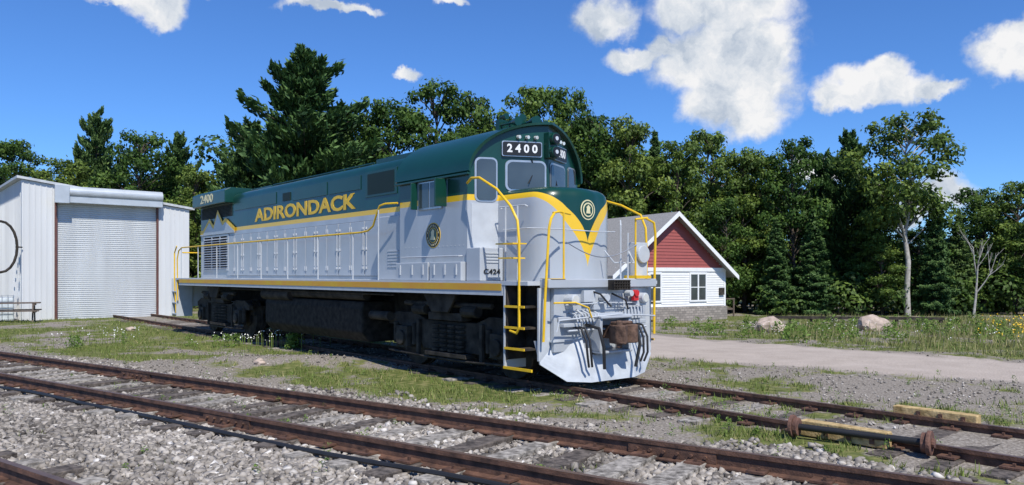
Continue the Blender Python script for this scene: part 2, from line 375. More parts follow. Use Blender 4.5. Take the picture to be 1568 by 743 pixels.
for k in range(6): b.box(4.6,5.0,1.2,1.212,1.95+.06*k,1.98+.06*k)
b.build('cabinet_louvers',lgrey,loco)
# cab
CW=1.3
def fx(y):
    a=abs(y); return 1.7+.35*a/.75 if a<.75 else 2.05+.25*(a-.75)/.55
def rz(y): return 3.5+.87*math.sqrt(max(0,1-(y/CW)**2))
ysl=sorted(set([round(CW*math.sin(R(a)),4) for a in range(-90,91,6)]+[.75,-.75,0.0]))
b=B(); vs=[];fs=[]
for y in ysl: vs+= [(fx(y),y,1.7),(fx(y),y,rz(y))]
for i in range(len(ysl)-1): fs.append((2*i,2*i+1,2*i+3,2*i+2))
b.add(vs,fs)
vs=[(4.4,y,rz(y)) for y in ysl]+[(4.4,-CW,1.7),(4.4,CW,1.7)]; b.add(vs,[tuple(range(len(ysl)))+(len(ysl)+1,len(ysl))])
for s_ in (-1,1): b.add([(fx(CW),s_*CW,1.7),(4.4,s_*CW,1.7),(4.4,s_*CW,3.5),(fx(CW),s_*CW,3.5)],[(0,1,2,3)])
b.build('cab_walls',liv,loco)
b=B(); vs=[];fs=[]; m_=len(ysl)
for (sc,dz) in ((1.0,0.003),(1.035,.04)):
    for y in ysl:
        vs+=[(fx(y)-.10,y*sc,rz(y)+dz),(4.5,y*sc,rz(y)+dz)]
for L0 in (0,2*m_):
    for i in range(m_-1): fs.append((L0+2*i,L0+2*i+2,L0+2*i+3,L0+2*i+1))
for i in range(m_-1):
    fs.append((2*i,2*m_+2*i,2*m_+2*i+2,2*i+2)); fs.append((2*i+1,2*i+3,2*m_+2*i+3,2*m_+2*i+1))
fs.append((0,1,2*m_+1,2*m_)); e_=2*m_-2; fs.append((e_,e_+2*m_,e_+2*m_+1,e_+1))
b.add(vs,fs); b.build('cab_roof',green,loco,smooth=True)
b=B(); b.box(2.2,4.5,1.30,1.37,3.47,3.51); b.build('rain_gutter',green,loco,bevel=.008)
def rrect(y0,y1,z0,z1,r,n=5):
    o=[]
    for (cy,cz,a0) in ((y1-r,z1-r,0),(y0+r,z1-r,90),(y0+r,z0+r,180),(y1-r,z0+r,270)):
        for k in range(n+1): an=R(a0+90*k/n); o.append((cy+r*math.cos(an),cz+r*math.sin(an)))
    return o
def fpoly(pts,off,mat,name,th=.012):
    b=B(); b.prism([(fx(y)-off,y,z) for y,z in pts],(-th,0,0)); return b.build(name,mat,loco)
for s_ in (1,-1):
    yy=(.08,.67) if s_>0 else (-.67,-.08)
    fpoly(rrect(yy[0]-.035,yy[1]+.035,3.225,3.755,.10),0,silver,'windshield_frame'); fpoly(rrect(yy[0],yy[1],3.26,3.72,.08),.014,glass,'windshield')
    yy=(.86,1.16) if s_>0 else (-1.16,-.86)
    fpoly(rrect(yy[0]-.03,yy[1]+.03,3.03,3.78,.09),0,silver,'door_window_frame'); fpoly(rrect(yy[0],yy[1],3.06,3.75,.07),.014,glass,'door_window')
fpoly([(.79,1.95),(.79,3.0),(1.24,3.0),(1.24,1.95)],.0,lgrey,'cab_door_panel',.01)
b=B(); b.tube([(1.80,.30,3.78),(1.82,.22,3.6),(1.80,.36,3.36)],.010,6); b.tube([(1.85,-.22,3.78),(1.80,-.3,3.36)],.008,6); b.build('wipers',blackp,loco)
b=B(); b.box(3.02,3.74,1.3,1.325,2.96,3.47); b.build('cab_side_window_frame',silver,loco,bevel=.008)
b=B(); b.box(3.06,3.36,1.325,1.332,3.0,3.44); b.box(3.40,3.70,1.325,1.332,3.0,3.44); b.build('cab_side_windows',glass,loco)
b=B(); b.box(2.86,2.90,1.32,1.56,2.98,3.46); b.build('wind_deflector',green,loco,bevel=.006)
b=B(); b.box(3.78,3.81,1.32,1.45,2.98,3.46); b.build('wind_deflector_rear',green,loco,bevel=.006)
b=B(); b.box(2.32,3.25,1.3,1.42,1.7,2.02); b.box(3.3,4.35,1.3,1.42,1.7,2.02); b.build('battery_boxes',grey,loco,bevel=.012)
b=B()
for xx in (2.45,2.78,3.1,3.45,3.8,4.2): b.box(xx-.02,xx+.02,1.42,1.435,1.8,1.98)
b.tube([(2.4,1.33,2.12),(2.4,1.40,2.12),(4.2,1.40,2.12),(4.2,1.33,2.12)],.012,6)
for xx in np.arange(2.4,4.3,.12):
    b.cyl((xx,1.30,2.3),(xx,1.306,2.3),.008,6)
b.build('box_latches',lgrey,loco)
b=B(); b.box(1.9,2.28,.85,1.34,1.7,2.25); b.build('front_battery_box',grey,loco,bevel=.015)
b=B()
for k in range(4): b.box(1.886,1.90,.95,1.25,2.0+.05*k,2.025+.05*k)
b.build('box_vents',lgrey,loco)
# nose
out=[(2.2,.82),(1.27,.82)]
for k in range(1,9): an=R(90*k/8); out.append((1.27-.42*math.sin(an),.40+.42*math.cos(an)))
out+= [(.80,.26),(.772,.13),(.765,0)]
out=out+[(x,-y) for x,y in out[-2::-1]]
lv=[(1.7,0),(2.4,.0),(2.95,.0),(3.06,.01),(3.13,.03),(3.18,.07),(3.215,.13),(3.235,.22)]
vs=[];fs=[];k=len(out)
for z,i_ in lv:
    for x_,y_ in out: vs.append((2.2-(2.2-x_)*(1-i_/1.4),y_*(1-i_/.82),z))
for a in range(len(lv)-1):
    for j in range(k-1): fs.append((a*k+j,a*k+j+1,(a+1)*k+j+1,(a+1)*k+j))
fs.append(tuple((len(lv)-1)*k+j for j in range(k)))
b=B(); b.add(vs,fs); b.build('short_hood_nose',liv,loco,smooth=True)
def disc(c_,nrm,r,mat,name,th=.006,n=32):
    b=B(); C=Vector(c_); b.cyl(C,C+Vector(nrm)*th,r,n); return b.build(name,mat,loco)
disc((.768,0,2.86),(-1,0,0),.165,cream,'nose_emblem_rim',.006); disc((.768,0,2.86),(-1,0,0),.145,green,'nose_emblem',.010); disc((.768,0,2.86),(-1,0,0),.118,cream,'nose_emblem_ring',.013); disc((.768,0,2.86),(-1,0,0),.095,green,'nose_emblem_field',.016)
b=B(); b.prism([(.752,-.05,2.80),(.752,.05,2.80),(.752,.035,2.87),(.752,.045,2.90),(.752,.0,2.94),(.752,-.045,2.90),(.752,-.035,2.87)],(-.004,0,0)); b.build('nose_emblem_engine',cream,loco)
disc((3.3,1.3,2.5),(0,1,0),.225,yel,'side_emblem_rim',.005); disc((3.3,1.3,2.5),(0,1,0),.212,blackp,'side_emblem',.008); disc((3.3,1.3,2.5),(0,1,0),.135,yel,'side_emblem_ring',.010); disc((3.3,1.3,2.5),(0,1,0),.125,green,'side_emblem_field',.012)
b=B(); b.prism([(3.38,1.313,2.42),(3.22,1.313,2.42),(3.26,1.313,2.5),(3.25,1.313,2.58),(3.3,1.313,2.61),(3.35,1.313,2.56),(3.34,1.313,2.5)],(0,.003,0))
for k in range(22):
    if k%11 in (0,): continue
    a=2*math.pi*k/22; b.box(3.3+.172*math.cos(a)-.008,3.3+.172*math.cos(a)+.008,1.309,1.312,2.5+.172*math.sin(a)-.018,2.5+.172*math.sin(a)+.018)
b.build('side_emblem_engine',cream,loco)
def text(s,loc,tv,size,xs_,mat,name,ext=.004,off=.0,par=loco):
    cu=bpy.data.curves.new(name,'FONT'); cu.body=s; cu.size=size; cu.extrude=ext; cu.offset=off; cu.align_x='CENTER'; cu.align_y='CENTER'; cu.resolution_u=3
    o=bpy.data.objects.new(name,cu); link(o,par); T=Vector(tv).normalized(); Z=Vector((0,0,1)); Nn=T.cross(Z)
    M=Matrix((T,Z,Nn)).transposed().to_4x4(); M.translation=Vector(loc); o.matrix_local=M@Matrix.Diagonal((xs_,1,1,1)); cu.materials.append(mat); return o
text('ADIRONDACK',(9.55,HW+.006,3.375),(-1,0,0),.46,1.78,yel,'side_lettering',.004,.013)
text('2400',(15.4,1.164,4.05),(-1,0,0),.34,1.6,cream,'rear_number',.003,.008)
text('C424',(1.886,1.10,1.85),(0,-1,0),.115,1.4,blackp,'class_lettering',.002,.002)
tl=Vector((-.35,-.75,0)).normalized(); trt=Vector((.35,-.75,0)).normalized()
for sg,tv in ((1,tl),(-1,trt)):
    nn=tv.cross(Vector((0,0,1))); C=Vector((fx(.44),sg*.44,3.94))+nn*.03; hwid=.34 if sg>0 else .27
    b=B(); pr=rrect(-hwid-.015,hwid+.015,-.13,.13,.03); b.prism([C+tv*a+Vector((0,0,c_))-nn*.06 for a,c_ in pr],nn*.07); b.build('number_board_rim',silver,loco)
    b=B(); pr=rrect(-hwid,hwid,-.115,.115,.03); b.prism([C+tv*a+Vector((0,0,c_))-nn*.06 for a,c_ in pr],nn*.08); b.build('number_board',blackp,loco)
    text('2 4 0 0' if sg>0 else '2400',C+nn*.023,tv,.19,1.0,white,'number_board_digits',.002,.006)
b=B(); b.cyl((1.75,-.02,4.13),(1.52,-.02,4.13),.10,20); b.cyl((1.75,-.02,3.90),(1.52,-.02,3.90),.10,20); b.box(1.6,1.8,-.12,.08,3.80,4.24); b.build('headlight_housing',green,loco,bevel=.01)
b=B(); b.cyl((1.525,-.02,4.13),(1.512,-.02,4.13),.085,20); b.cyl((1.525,-.02,3.90),(1.512,-.02,3.90),.085,20); b.build('headlight_lenses',blackp,loco)
b=B(); b.cyl((1.516,-.02,4.13),(1.506,-.02,4.13),.035,16); b.cyl((1.516,-.02,3.90),(1.506,-.02,3.90),.035,16)
for s_ in (1,-1):
    for y in (.24,.38,.52): b.cyl((fx(y)-.03,s_*y,4.145),(fx(y)-.09,s_*y,4.14),.03,12)
b.build('marker_lamps',lens,loco)
b=B()
for (y,L_,z) in ((.36,.46,4.46),(.18,.38,4.54),(0,.5,4.50),(-.18,.36,4.56),(-.34,.42,4.48)):
    b.tube([(2.6,y,z),(2.6-L_*.6,y,z),(2.6-L_,y,z)],.022,12); b.cyl((2.6-L_*.7,y,z),(2.6-L_-.06,y,z),.024,14,.085)
b.box(2.55,2.65,-.4,.4,4.36,4.56); b.cyl((2.9,.1,4.36),(2.9,.1,4.68),.012,6); b.cyl((2.9,.1,4.68),(2.7,.1,4.68),.02,8,.06)
b.build('air_horn',green,loco,smooth=True)
# deck and sill
b=B(); b.box(.55,17.2,-1.5,1.5,1.64,1.70); b.build('walkway_deck',lgrey,loco)
b=B()
for s_ in (1,-1):
    y0,y1=(1.40,1.497) if s_>0 else (-1.497,-1.40); b.box(1.14,16.9,y0,y1,1.48,1.639)
b.build('side_sill',lgrey,loco)
b=B()
for s_ in (1,-1):
    if s_>0: b.box(1.16,16.88,1.501,1.506,1.555,1.665)
    else: b.box(1.16,16.88,-1.506,-1.501,1.555,1.665)
b.build('sill_stripe',mk('worn_yellow_stripe',(.74,.48,.02),.5,0,.1,3,col2=(.60,.27,.03)),loco)
b=B(); b.box(1.2,16.8,-.5,.5,1.0,1.63); b.build('center_frame',dark,loco)
b=B(); b.tube([(17.1,1.47,1.0),(17.15,1.47,2.3),(17.0,1.47,2.55),(16.7,1.47,2.64),(5.6,1.47,2.64),(5.3,1.47,2.66),(5.1,1.47,2.75),(4.95,1.47,3.0),(4.85,1.47,3.12),(4.7,1.44,3.15),(4.42,1.34,3.15)],.019,8)
b.tube([(17.1,-1.47,1.0),(17.15,-1.47,2.3),(17.0,-1.47,2.55),(16.7,-1.47,2.64),(4.6,-1.47,2.64)],.021,8)
b.tube([(17.25,1.47,.6),(17.42,1.47,1.6),(17.42,1.47,2.5),(17.2,1.47,2.7)],.02,8)
b.tube([(17.2,1.3,2.5),(17.2,-1.3,2.5)],.02,8)
b.tube([(2.26,1.33,3.33),(2.0,1.44,3.38),(1.75,1.47,3.36),(1.3,1.48,3.14),(.95,1.49,2.85),(.78,1.5,2.62),(.74,1.5,2.3),(.74,1.5,1.0),(.8,1.5,.92),(.95,1.5,.95)],.021,8)
b.tube([(.40,1.10,2.72),(.36,1.20,2.64),(.36,1.24,2.5),(.40,1.28,1.5),(.42,1.30,.8)],.021,8)
b.tube([(.40,1.12,2.73),(.44,.95,2.76),(.5,.66,2.74)],.018,8)
b.tube([(.44,.86,2.76),(.44,.86,1.7)],.016,8)
b.tube([(2.26,-1.33,3.2),(1.9,-1.40,3.22),(1.3,-1.42,3.05),(.85,-1.42,2.85),(.74,-1.42,2.62),(.72,-1.42,2.3),(.72,-1.42,1.0)],.021,8)
b.tube([(.40,-1.02,2.75),(.36,-1.18,2.68),(.36,-1.22,2.5),(.40,-1.24,1.5),(.42,-1.26,.8)],.021,8)
b.tube([(.40,-.75,2.72),(.40,-1.06,2.76)],.018,8); b.tube([(.42,-.78,2.72),(.42,-.78,1.7)],.016,8)
b.tube([(.15,.55,1.15),(.15,.62,1.3),(.25,.8,1.38),(.3,1.2,1.38)],.014,6)
b.build('yellow_handrails',yel,loco,smooth=True)
b=B()
for x in np.arange(5.9,17,1.55): b.cyl((x,1.47,1.5),(x,1.47,2.64),.014,6); b.cyl((x,-1.47,1.5),(x,-1.47,2.64),.014,6)
b.cyl((4.9,1.47,1.6),(4.9,1.47,3.05),.014,6)
b.tube([(1.9,.88,2.9),(1.9,.93,2.92),(1.25,.93,2.92),(1.25,.88,2.9)],.012,6)
b.tube([(1.9,.85,2.55),(1.2,.93,2.55),(.72,.6,2.52),(.62,0,2.5),(.72,-.6,2.52)],.010,6)
for x in (1.3,1.6): b.cyl((x,1.05,1.7),(x,1.05,2.9),.014,6)
b.tube([(.72,-.35,2.2),(.55,-.4,2.0),(.55,-.9,2.0),(.72,-.95,2.2)],.012,6)
b.tube([(.5,-.5,1.7),(.5,-.5,2.62),(.55,-.55,2.7)],.014,6); b.tube([(.5,-.68,1.7),(.5,-.68,2.5)],.012,6)
b.build('grab_irons_and_stanchions',lgrey,loco)
ch=B(); ch.tube([(.40,.85-.163*i,2.30-.22*math.sin(math.pi*i/10)) for i in range(11)],.009,5); ch.build('safety_chain',silver,loco)
b=B(); b.box(1.08,1.5,1.05,1.34,2.28,2.30); b.box(1.0,1.3,1.15,1.45,2.05,2.07); b.box(.35,.62,-1.1,-.72,1.74,1.79); b.box(.35,.6,.9,1.2,1.737,1.745)
for z in (1.30,.98,.66):
    b.box(.62,1.08,1.493,1.512,z,z+.035); b.box(.62,1.08,-1.512,-1.493,z,z+.035)
b.box(.45,1.1,1.49,1.515,.36,.40)
b.build('yellow_step_edges',yel,loco)
b=B()
for s_ in (1,-1):
    q=lambda a,c_: (a,c_) if s_>0 else (-c_,-a)
    b.box(1.085,1.12,*q(1.06,1.495),.36,1.639); b.box(.52,.56,*q(1.07,1.30),.5,1.599)
b.build('step_side_plates',lgrey,loco,bevel=.004)
b=B()
for s_ in (1,-1):
    q=lambda a,c_: (a,c_) if s_>0 else (-c_,-a)
    for z in (1.30,.98,.66): b.box(.62,1.08,*q(1.14,1.492),z,z+.03)
    b.box(.56,1.08,*q(1.07,1.09),.5,1.639); b.box(1.05,1.083,*q(1.09,1.48),.5,1.639)
b.build('step_wells',dark2,loco)
b=B()
for s_ in (1,-1):
    q=lambda a,c_: (a,c_) if s_>0 else (-c_,-a)
    for z in (1.25,.9,.55): b.box(17.2,17.6,*q(1.1,1.49),z,z+.04)
    b.box(17.6,17.64,*q(1.0,1.49),.5,1.69); b.box(17.16,17.2,*q(1.0,1.49),.5,1.639)
b.box(17.2,17.5,-1.0,1.0,.8,1.7)
b.build('rear_steps',lgrey,loco,bevel=.004)
# pilot
b=B(); b.box(.44,.55,-1.06,1.06,.62,1.599); b.box(.36,.56,-1.25,1.25,1.60,1.735); b.box(.30,.44,-.42,.42,1.08,1.20); b.box(.34,.44,-.95,-.55,1.0,1.06); b.box(.34,.44,.55,.95,1.0,1.06)
b.box(.15,.44,-.36,-.30,.62,1.12); b.box(.15,.44,.30,.36,.62,1.12); b.box(.12,.44,-.36,.36,1.12,1.16); b.box(.12,.44,-.36,.36,.58,.62)
b.box(.38,.44,-.9,-.5,1.08,1.24); b.box(.40,.44,.5,1.0,1.1,1.16); b.box(.34,.44,.15,.3,1.25,1.34)
b.build('front_pilot_frame',grey,loco,bevel=.012)
b=B()
def plx(y,z):
    a=abs(y); x=.20+ .22*((z-.15)/.7)**1.3 if z>.15 else .20
    return x+max(0,a-.5)*.30
for (y0,y1,zt) in ((-1.28,-.9,.80),(-.9,-.5,.84),(-.5,-.38,.66),(-.38,0,.56),(0,.38,.56),(.38,.5,.66),(.5,.9,.84),(.9,1.28,.80)):
    nz=6
    def zbt(y): return .15+ (max(0,abs(y)-.85)/.43)*.30
    vs=[];fs=[]
    for i in range(nz+1):
        for y in (y0,y1):
            z=zbt(y)+(zt-zbt(y))*i/nz; vs.append((plx(y,z),y,z))
    nv=len(vs); vs=vs+[(x_+.025,y_,z_) for x_,y_,z_ in vs]
    for i in range(nz): fs+=[(2*i,2*i+1,2*i+3,2*i+2),(nv+2*i,nv+2*i+2,nv+2*i+3,nv+2*i+1),(2*i,2*i+2,nv+2*i+2,nv+2*i),(2*i+1,nv+2*i+1,nv+2*i+3,2*i+3)]
    fs+=[(0,nv,nv+1,1),(2*nz,2*nz+1,nv+2*nz+1,nv+2*nz)]
    b.add(vs,fs)
b.box(.42,.5,-1.1,1.1,.78,.81)
b.build('snow_plow_pilot',mk('plow_paint',(.47,.50,.53),.45,0,.14,4,col2=(.50,.53,.56)),loco,smooth=False)
b=B(); b.box(-.02,.5,-.10,.10,.80,1.0); b.prism([(.18,-.13,.74),(.05,-.24,.74),(-.12,-.22,.74),(-.10,-.10,.74),(-.02,-.04,.74),(-.03,.06,.74),(-.18,.10,.74),(-.22,.20,.74),(-.08,.26,.74),(.10,.20,.74),(.18,.13,.74)],(0,0,.29))
b.cyl((-.08,.18,.68),(-.08,.18,1.10),.05,12); b.box(-.03,.1,-.2,.2,1.03,1.08); b.build('coupler',coupm,loco,bevel=.02)
b=B()
for (y,z0) in ((.62,1.0),(.70,1.0),(-.62,1.0),(-.72,1.0)): b.tube([(.4,y,z0),(.22,y,z0-.02),(.12,y,z0-.2),(.10,y*.98,.55),(.13,y*.9,.40)],.018,8)
b.tube([(.4,.42,1.02),(.1,.44,.98),(.02,.42,.7),(.06,.36,.36)],.026,8); b.tube([(.4,-.42,1.02),(.1,-.44,.98),(.02,-.42,.7),(.06,-.36,.34)],.026,8)
b.tube([(.42,.3,1.55),(.25,.25,1.5),(.22,.1,1.35),(.3,-.05,1.3)],.015,8); b.tube([(.42,-.2,1.5),(.2,-.28,1.4),(.25,-.4,1.25)],.015,8)
b.build('air_hoses',blk,loco,smooth=True)
b=B(); 
for k in range(8): b.tube([(.42,.75-.07*k,1.22+.02*(k%3)),(.30,.75-.07*k,1.20),(.26,.72-.07*k,1.05)],.014,6)
for k in range(6): b.tube([(.42,-.35-.08*k,1.30),(.28,-.35-.08*k,1.28),(.26,-.35-.08*k,1.1)],.014,6)
b.tube([(.24,-1.05,1.12),(.18,-.4,1.16),(.14,0,1.18),(.18,.4,1.16),(.24,1.15,1.12),(.24,1.2,.95)],.014,6)
b.tube([(.3,-.9,.95),(.3,.9,.95)],.018,6); b.tube([(.36,-.9,1.34),(.34,0,1.36),(.36,.9,1.34)],.012,6)
b.cyl((.28,.05,1.44),(.42,.05,1.44),.06,14); b.cyl((.3,-.55,1.5),(.42,-.55,1.5),.05,12); b.box(.36,.44,.25,.5,1.38,1.56); b.box(.34,.44,-.95,-.7,1.3,1.5)
b.build('pipe_fittings',lgrey,loco,smooth=False)
for y in (.78,-.85):
    b=B(); b.cyl((.44,y,1.42),(.26,y,1.42),.085,20); b.box(.38,.46,y-.05,y+.05,1.28,1.5); b.build('ditch_light_housing',lgrey,loco,bevel=.006)
    b=B(); b.cyl((.262,y,1.42),(.25,y,1.42),.068,20); b.build('ditch_light_lens',lens,loco)
b=B(); b.cyl((.36,-.66,1.50),(.28,-.66,1.50),.055,14); b.box(.30,.36,-.72,-.60,1.38,1.46); b.build('red_marker',red,loco)
b=B(); 
for k in range(7): b.box(.22,.355,-.42+.06*k,-.40+.06*k,1.56,1.72)
for k in range(4): b.box(.21,.219,-.42,-.02,1.57+.045*k,1.58+.045*k)
b.build('anti_slip_step',dark2,loco)
b=B(); b.box(.56,.75,-1.25,-.95,1.74,2.35); b.cyl((.55,-1.10,2.15),(.50,-1.10,2.15),.15,20); b.build('hand_brake',lgrey,loco,bevel=.01)
b=B(); b.prism([(5.9,1.22,1.25),(5.9,1.26,1.1),(5.9,1.26,.62),(5.9,1.1,.42),(5.9,-1.1,.42),(5.9,-1.26,.62),(5.9,-1.26,1.1),(5.9,-1.22,1.25)],(4.9,0,0)); b.build('fuel_tank',dark,loco,bevel=.03)
b=B()
for y in (1.20,-1.20): b.tube([(5.8,y,1.38),(9.2,y,1.38)],.10,16)
b.tube([(9.3,1.22,1.32),(10.9,1.22,1.32)],.13,16)
b.tube([(4.6,1.30,1.42),(13,1.30,1.42)],.02,6); b.tube([(4.9,1.2,1.0),(5.6,1.2,1.0)],.09,12)
b.build('air_reservoirs',dark2,loco,smooth=True)
for tx,nm in ((3.05,'front_truck'),(14.3,'rear_truck')):
    b=B()
    for ax in (-1.43,1.43):
        x=tx+ax
        b.cyl((x,-.85,.60),(x,.85,.60),.09,12)
        for s_ in (1,-1):
            b.cyl((x,s_*.72,.60),(x,s_*.85,.60),.51,36); b.cyl((x,s_*.66,.60),(x,s_*.72,.60),.54,36); b.cyl((x,s_*.80,.60),(x,s_*.90,.60),.2,16)
    b.build(nm+'_wheels',dark2,loco,bevel=.01)
    b=B()
    for s_ in (1,-1):
        y0=.98*s_; v=(0,.13*s_,0)
        sfp=[(-2.05,.98),(-1.75,1.1),(-1.1,1.1),(-.75,.98),(.75,.98),(1.1,1.1),(1.75,1.1),(2.05,.98),(2.05,.85),(1.7,.85),(1.1,.78),(.85,.45),(-.85,.45),(-1.1,.78),(-1.7,.85),(-2.05,.85)]
        b.prism([(tx+a,y0,z) for a,z in sfp],v)
        for ax in (-1.43,1.43):
            x=tx+ax; q=sorted((1.02*s_,1.22*s_)); b.box(x-.19,x+.19,*q,.44,.84); b.cyl((x,1.2*s_,.62),(x,1.27*s_,.62),.14,16)
            for dx in (-.32,.32): b.cyl((x+dx,1.12*s_,.5),(x+dx,1.12*s_,.9),.06,10)
        q=sorted((1.0*s_,1.24*s_)); b.box(tx-.62,tx+.62,*q,.36,.44); b.box(tx-.5,tx+.5,*q,1.0,1.14)
        b.tube([(tx-1.9,1.2*s_,.36),(tx-.6,1.2*s_,.32),(tx+.6,1.2*s_,.32),(tx+1.9,1.2*s_,.36)],.025,6)
        b.tube([(tx-1.3,1.2*s_,1.28),(tx+1.3,1.2*s_,1.28)],.05,8)
        b.cyl((tx-.95,1.22*s_,1.18),(tx-.55,1.22*s_,1.18),.1,12); b.cyl((tx+.55,1.22*s_,1.18),(tx+.95,1.22*s_,1.18),.1,12)
        for dx in (-.95,.95): b.box(tx+dx-.04,tx+dx+.04,*sorted((1.11*s_,1.18*s_)),.3,.98)
        b.prism([(tx+a,1.3*s_,z) for a,z in ((-.5,1.47),(.5,1.47),(.25,1.15),(-.25,1.15))],(0,.05*s_,0))
    b.box(tx-1.9,tx+1.9,-.9,.9,.7,.95)
    b.build(nm+'_frame',dark2,loco,bevel=.015)
    b=B()
    for s_ in (1,-1):
        for dx in (-.36,-.12,.12,.36):
            for k in range(6): b.cyl((tx+dx,1.14*s_,.46+.085*k),(tx+dx,1.14*s_,.50+.085*k),.095,12)
    b.build(nm+'_springs',dark2,loco)

# ------------------------------------------------------------------ METAL SHED
ux,uy=.763,.647
shed=empty('metal_engine_shed',(-18.7,31.5,0),math.atan2(uy,ux))
shw=mk('white_ribbed_steel',(.64,.65,.65),.5,0,.09,1.2,streak=True); shg=mk('roll_door_steel',(.56,.58,.585),.5,0,.08,2,streak=True)
b=B()
def top(a): return 5.62-.135*(a+1.17)
for a0,a1 in ((-1.17,-.03),(3.98,5.3)):
    b.prism([(a0,0,-.3),(a1,0,-.3),(a1,0,top(a1)),(a0,0,top(a0))],(0,.1,0))
b.prism([(-.03,.07,4.7),(3.98,.07,4.7),(3.98,.07,top(3.98)),(-.03,.07,top(-.03))],(0,.03,0))
b.prism([(-1.17,.1,-.3),(-1.17,14,-.3),(-1.17,14,5.62),(-1.17,.1,5.62)],(.1,0,0)); b.prism([(5.2,.1,-.3),(5.2,14,-.3),(5.2,14,4.75),(5.2,.1,4.75)],(.1,0,0))
b.box(-1.17,5.3,14,14.1,-.3,4.7)
x=-1.12
while x<5.25:
    if x<-.05 or x>4.05: b.prism([(x-.02,-.001,-.3),(x+.02,-.001,-.3),(x+.02,-.001,top(x)-.03),(x-.02,-.001,top(x)-.03)],(0,-.022,0))
    x+=.2
for yy in np.arange(.3,14,.3): b.box(-1.195,-1.171,yy-.02,yy+.02,-.3,5.58)
b.build('ribbed_walls',shw,shed)
b=B(); b.prism([(-1.35,-.12,5.66),(5.5,-.12,top(5.5)+.02),(5.5,-.12,top(5.5)+.12),(-1.35,-.12,5.76)],(0,14.4,0)); b.build('roof',mk('pale_roof_steel',(.5,.52,.53),.5),shed)
b=B(); dz=.085; k=0; vs=[];fs=[]
z=-.05; P_=[]
while z<4.75: P_+=[(z,.06),(z+.02,.035),(z+.06,.035),(z+.075,.06)]; z+=dz
for z,y in P_: vs+=[(.07,y,z),(3.9,y,z)]
for i in range(len(P_)-1): fs.append((2*i,2*i+1,2*i+3,2*i+2))
b.add(vs,fs); b.build('roll_up_door',shg,shed)
b=B(); b.box(-.03,.07,-.05,.04,-.1,4.75); b.box(3.9,3.98,-.05,.04,-.1,4.75); b.build('door_tracks',mk('brown_steel',(.12,.05,.04),.6),shed)
b=B(); b.box(-.02,4.05,-.42,-.03,4.76,5.1) ; b.box(-.1,.42,-.54,-.42,4.72,5.45) ; b.box(-.02,4.05,-.40,-.03,5.1,5.42); b.cyl((-.02,-.27,5.2),(4.05,-.27,5.2),.24,24)
b.build('door_drum_housing',mk('galvanised_white',(.50,.54,.57),.4,.2,.08,3),shed,bevel=.01)
b=B(); b.tube([(-1.9+.55*math.cos(a*.314),-.2,2.9+1.0*math.sin(a*.314)) for a in range(21)],.05,8); b.tube([(-1.17,-.1,2.9),(-1.4,-.2,2.9)],.03,6); b.build('hose_reel',dark2,shed,smooth=True)
b=B(); b.box(-3.0,-1.4,.3,1.2,-.1,.9); b.build('water_tote',mk('tote_plastic',(.6,.65,.66),.5),shed,bevel=.05)
b=B(); 
for xx in np.arange(-3,-1.35,.2): b.box(xx-.01,xx+.01,.27,.29,-.1,1.0)
for z_ in (.0,.25,.5,.75,.95): b.box(-3.02,-1.38,.255,.27,z_,z_+.02)
b.build('tote_cage',silver,shed)
pw=mk('old_wood',(.12,.09,.07),.85,0,.3,20)
pc=empty('picnic_table',(-19.2,29.6,g1(-19.2,29.6)),R(28)); b=B()
for k in range(5): b.box(-.9,.9,-.37+.15*k,-.24+.15*k,.72,.76)
for s_ in (-1,1):
    for k in range(2): b.box(-.9,.9,s_*.7-.14+.15*k,s_*.7-.01+.15*k,.43,.47)
    for e_ in (-.65,.65):
        b.prism([(e_,s_*.25,.72),(e_,s_*.35,.72),(e_,s_*.62,0),(e_,s_*.52,0)],(.05,0,0))
for e_ in (-.65,.65): b.box(e_+.05,e_+.1,-.8,.8,.36,.43); b.box(e_+.05,e_+.1,-.35,.35,.65,.72)
b.build('table_boards',pw,pc)

# ------------------------------------------------------------------ HOUSE
hd=math.atan2(.5,.866)
house=empty('gabled_house',(10.5,38,-.38),hd)
def siding(name,col,step,vert=False):
    m=bpy.data.materials.new(name); t,N,L=nt(m); p=N['Principled BSDF']; p.inputs['Roughness'].default_value=.6
    tc=N.new('ShaderNodeTexCoord'); no=N.new('ShaderNodeTexNoise'); no.inputs['Scale'].default_value=3; L.new(tc.outputs['Object'],no.inputs['Vector'])
    r=N.new('ShaderNodeValToRGB'); r.color_ramp.elements[0].color=(*[c*.9 for c in col],1); r.color_ramp.elements[1].color=(*[min(1,c*1.08) for c in col],1); L.new(no.outputs['Fac'],r.inputs[0]); L.new(r.outputs[0],p.inputs['Base Color']); return m
def clap(name,mat,par,zf0,zf1,xl,xr,yf=0,step=.115,holes=()):
    b=B(); z=zf0
    while z<zf1-.01:
        z1=min(z+step,zf1); zm=(z+z1)/2; a,c_=xl(zm),xr(zm)
        if c_-a>.03:
            segs=[(a,c_)]
            for (h0,h1,hz0,hz1) in holes:
                if z1>hz0 and z<hz1:
                    ns=[]
                    for s0,s1 in segs:
                        if h0>s0: ns.append((s0,min(h0,s1)))
                        if h1<s1: ns.append((max(h1,s0),s1))
                    segs=[q for q in ns if q[1]-q[0]>.01]
            for s0,s1 in segs: b.prism([(s0,yf-.001,z),(s0,yf-.03,z),(s0,yf-.008,z1),(s0,yf-.001,z1)],(s1-s0,0,0))
        z=z1
    return b.build(name,mat,par)
WT=2.44; PK=5.05; W=6.75
wmat=siding('white_clapboard',(.76,.76,.74),.1); rmat=siding('red_shingle_siding',(.33,.085,.075),.1)
b=B(); b.box(-W,0,.0,9,0,WT); b.prism([(-W,0,WT+.001),(0,0,WT+.001),(-W/2,0,PK-.08)],(0,9,0)); b.build('wall_core',wmat,house)
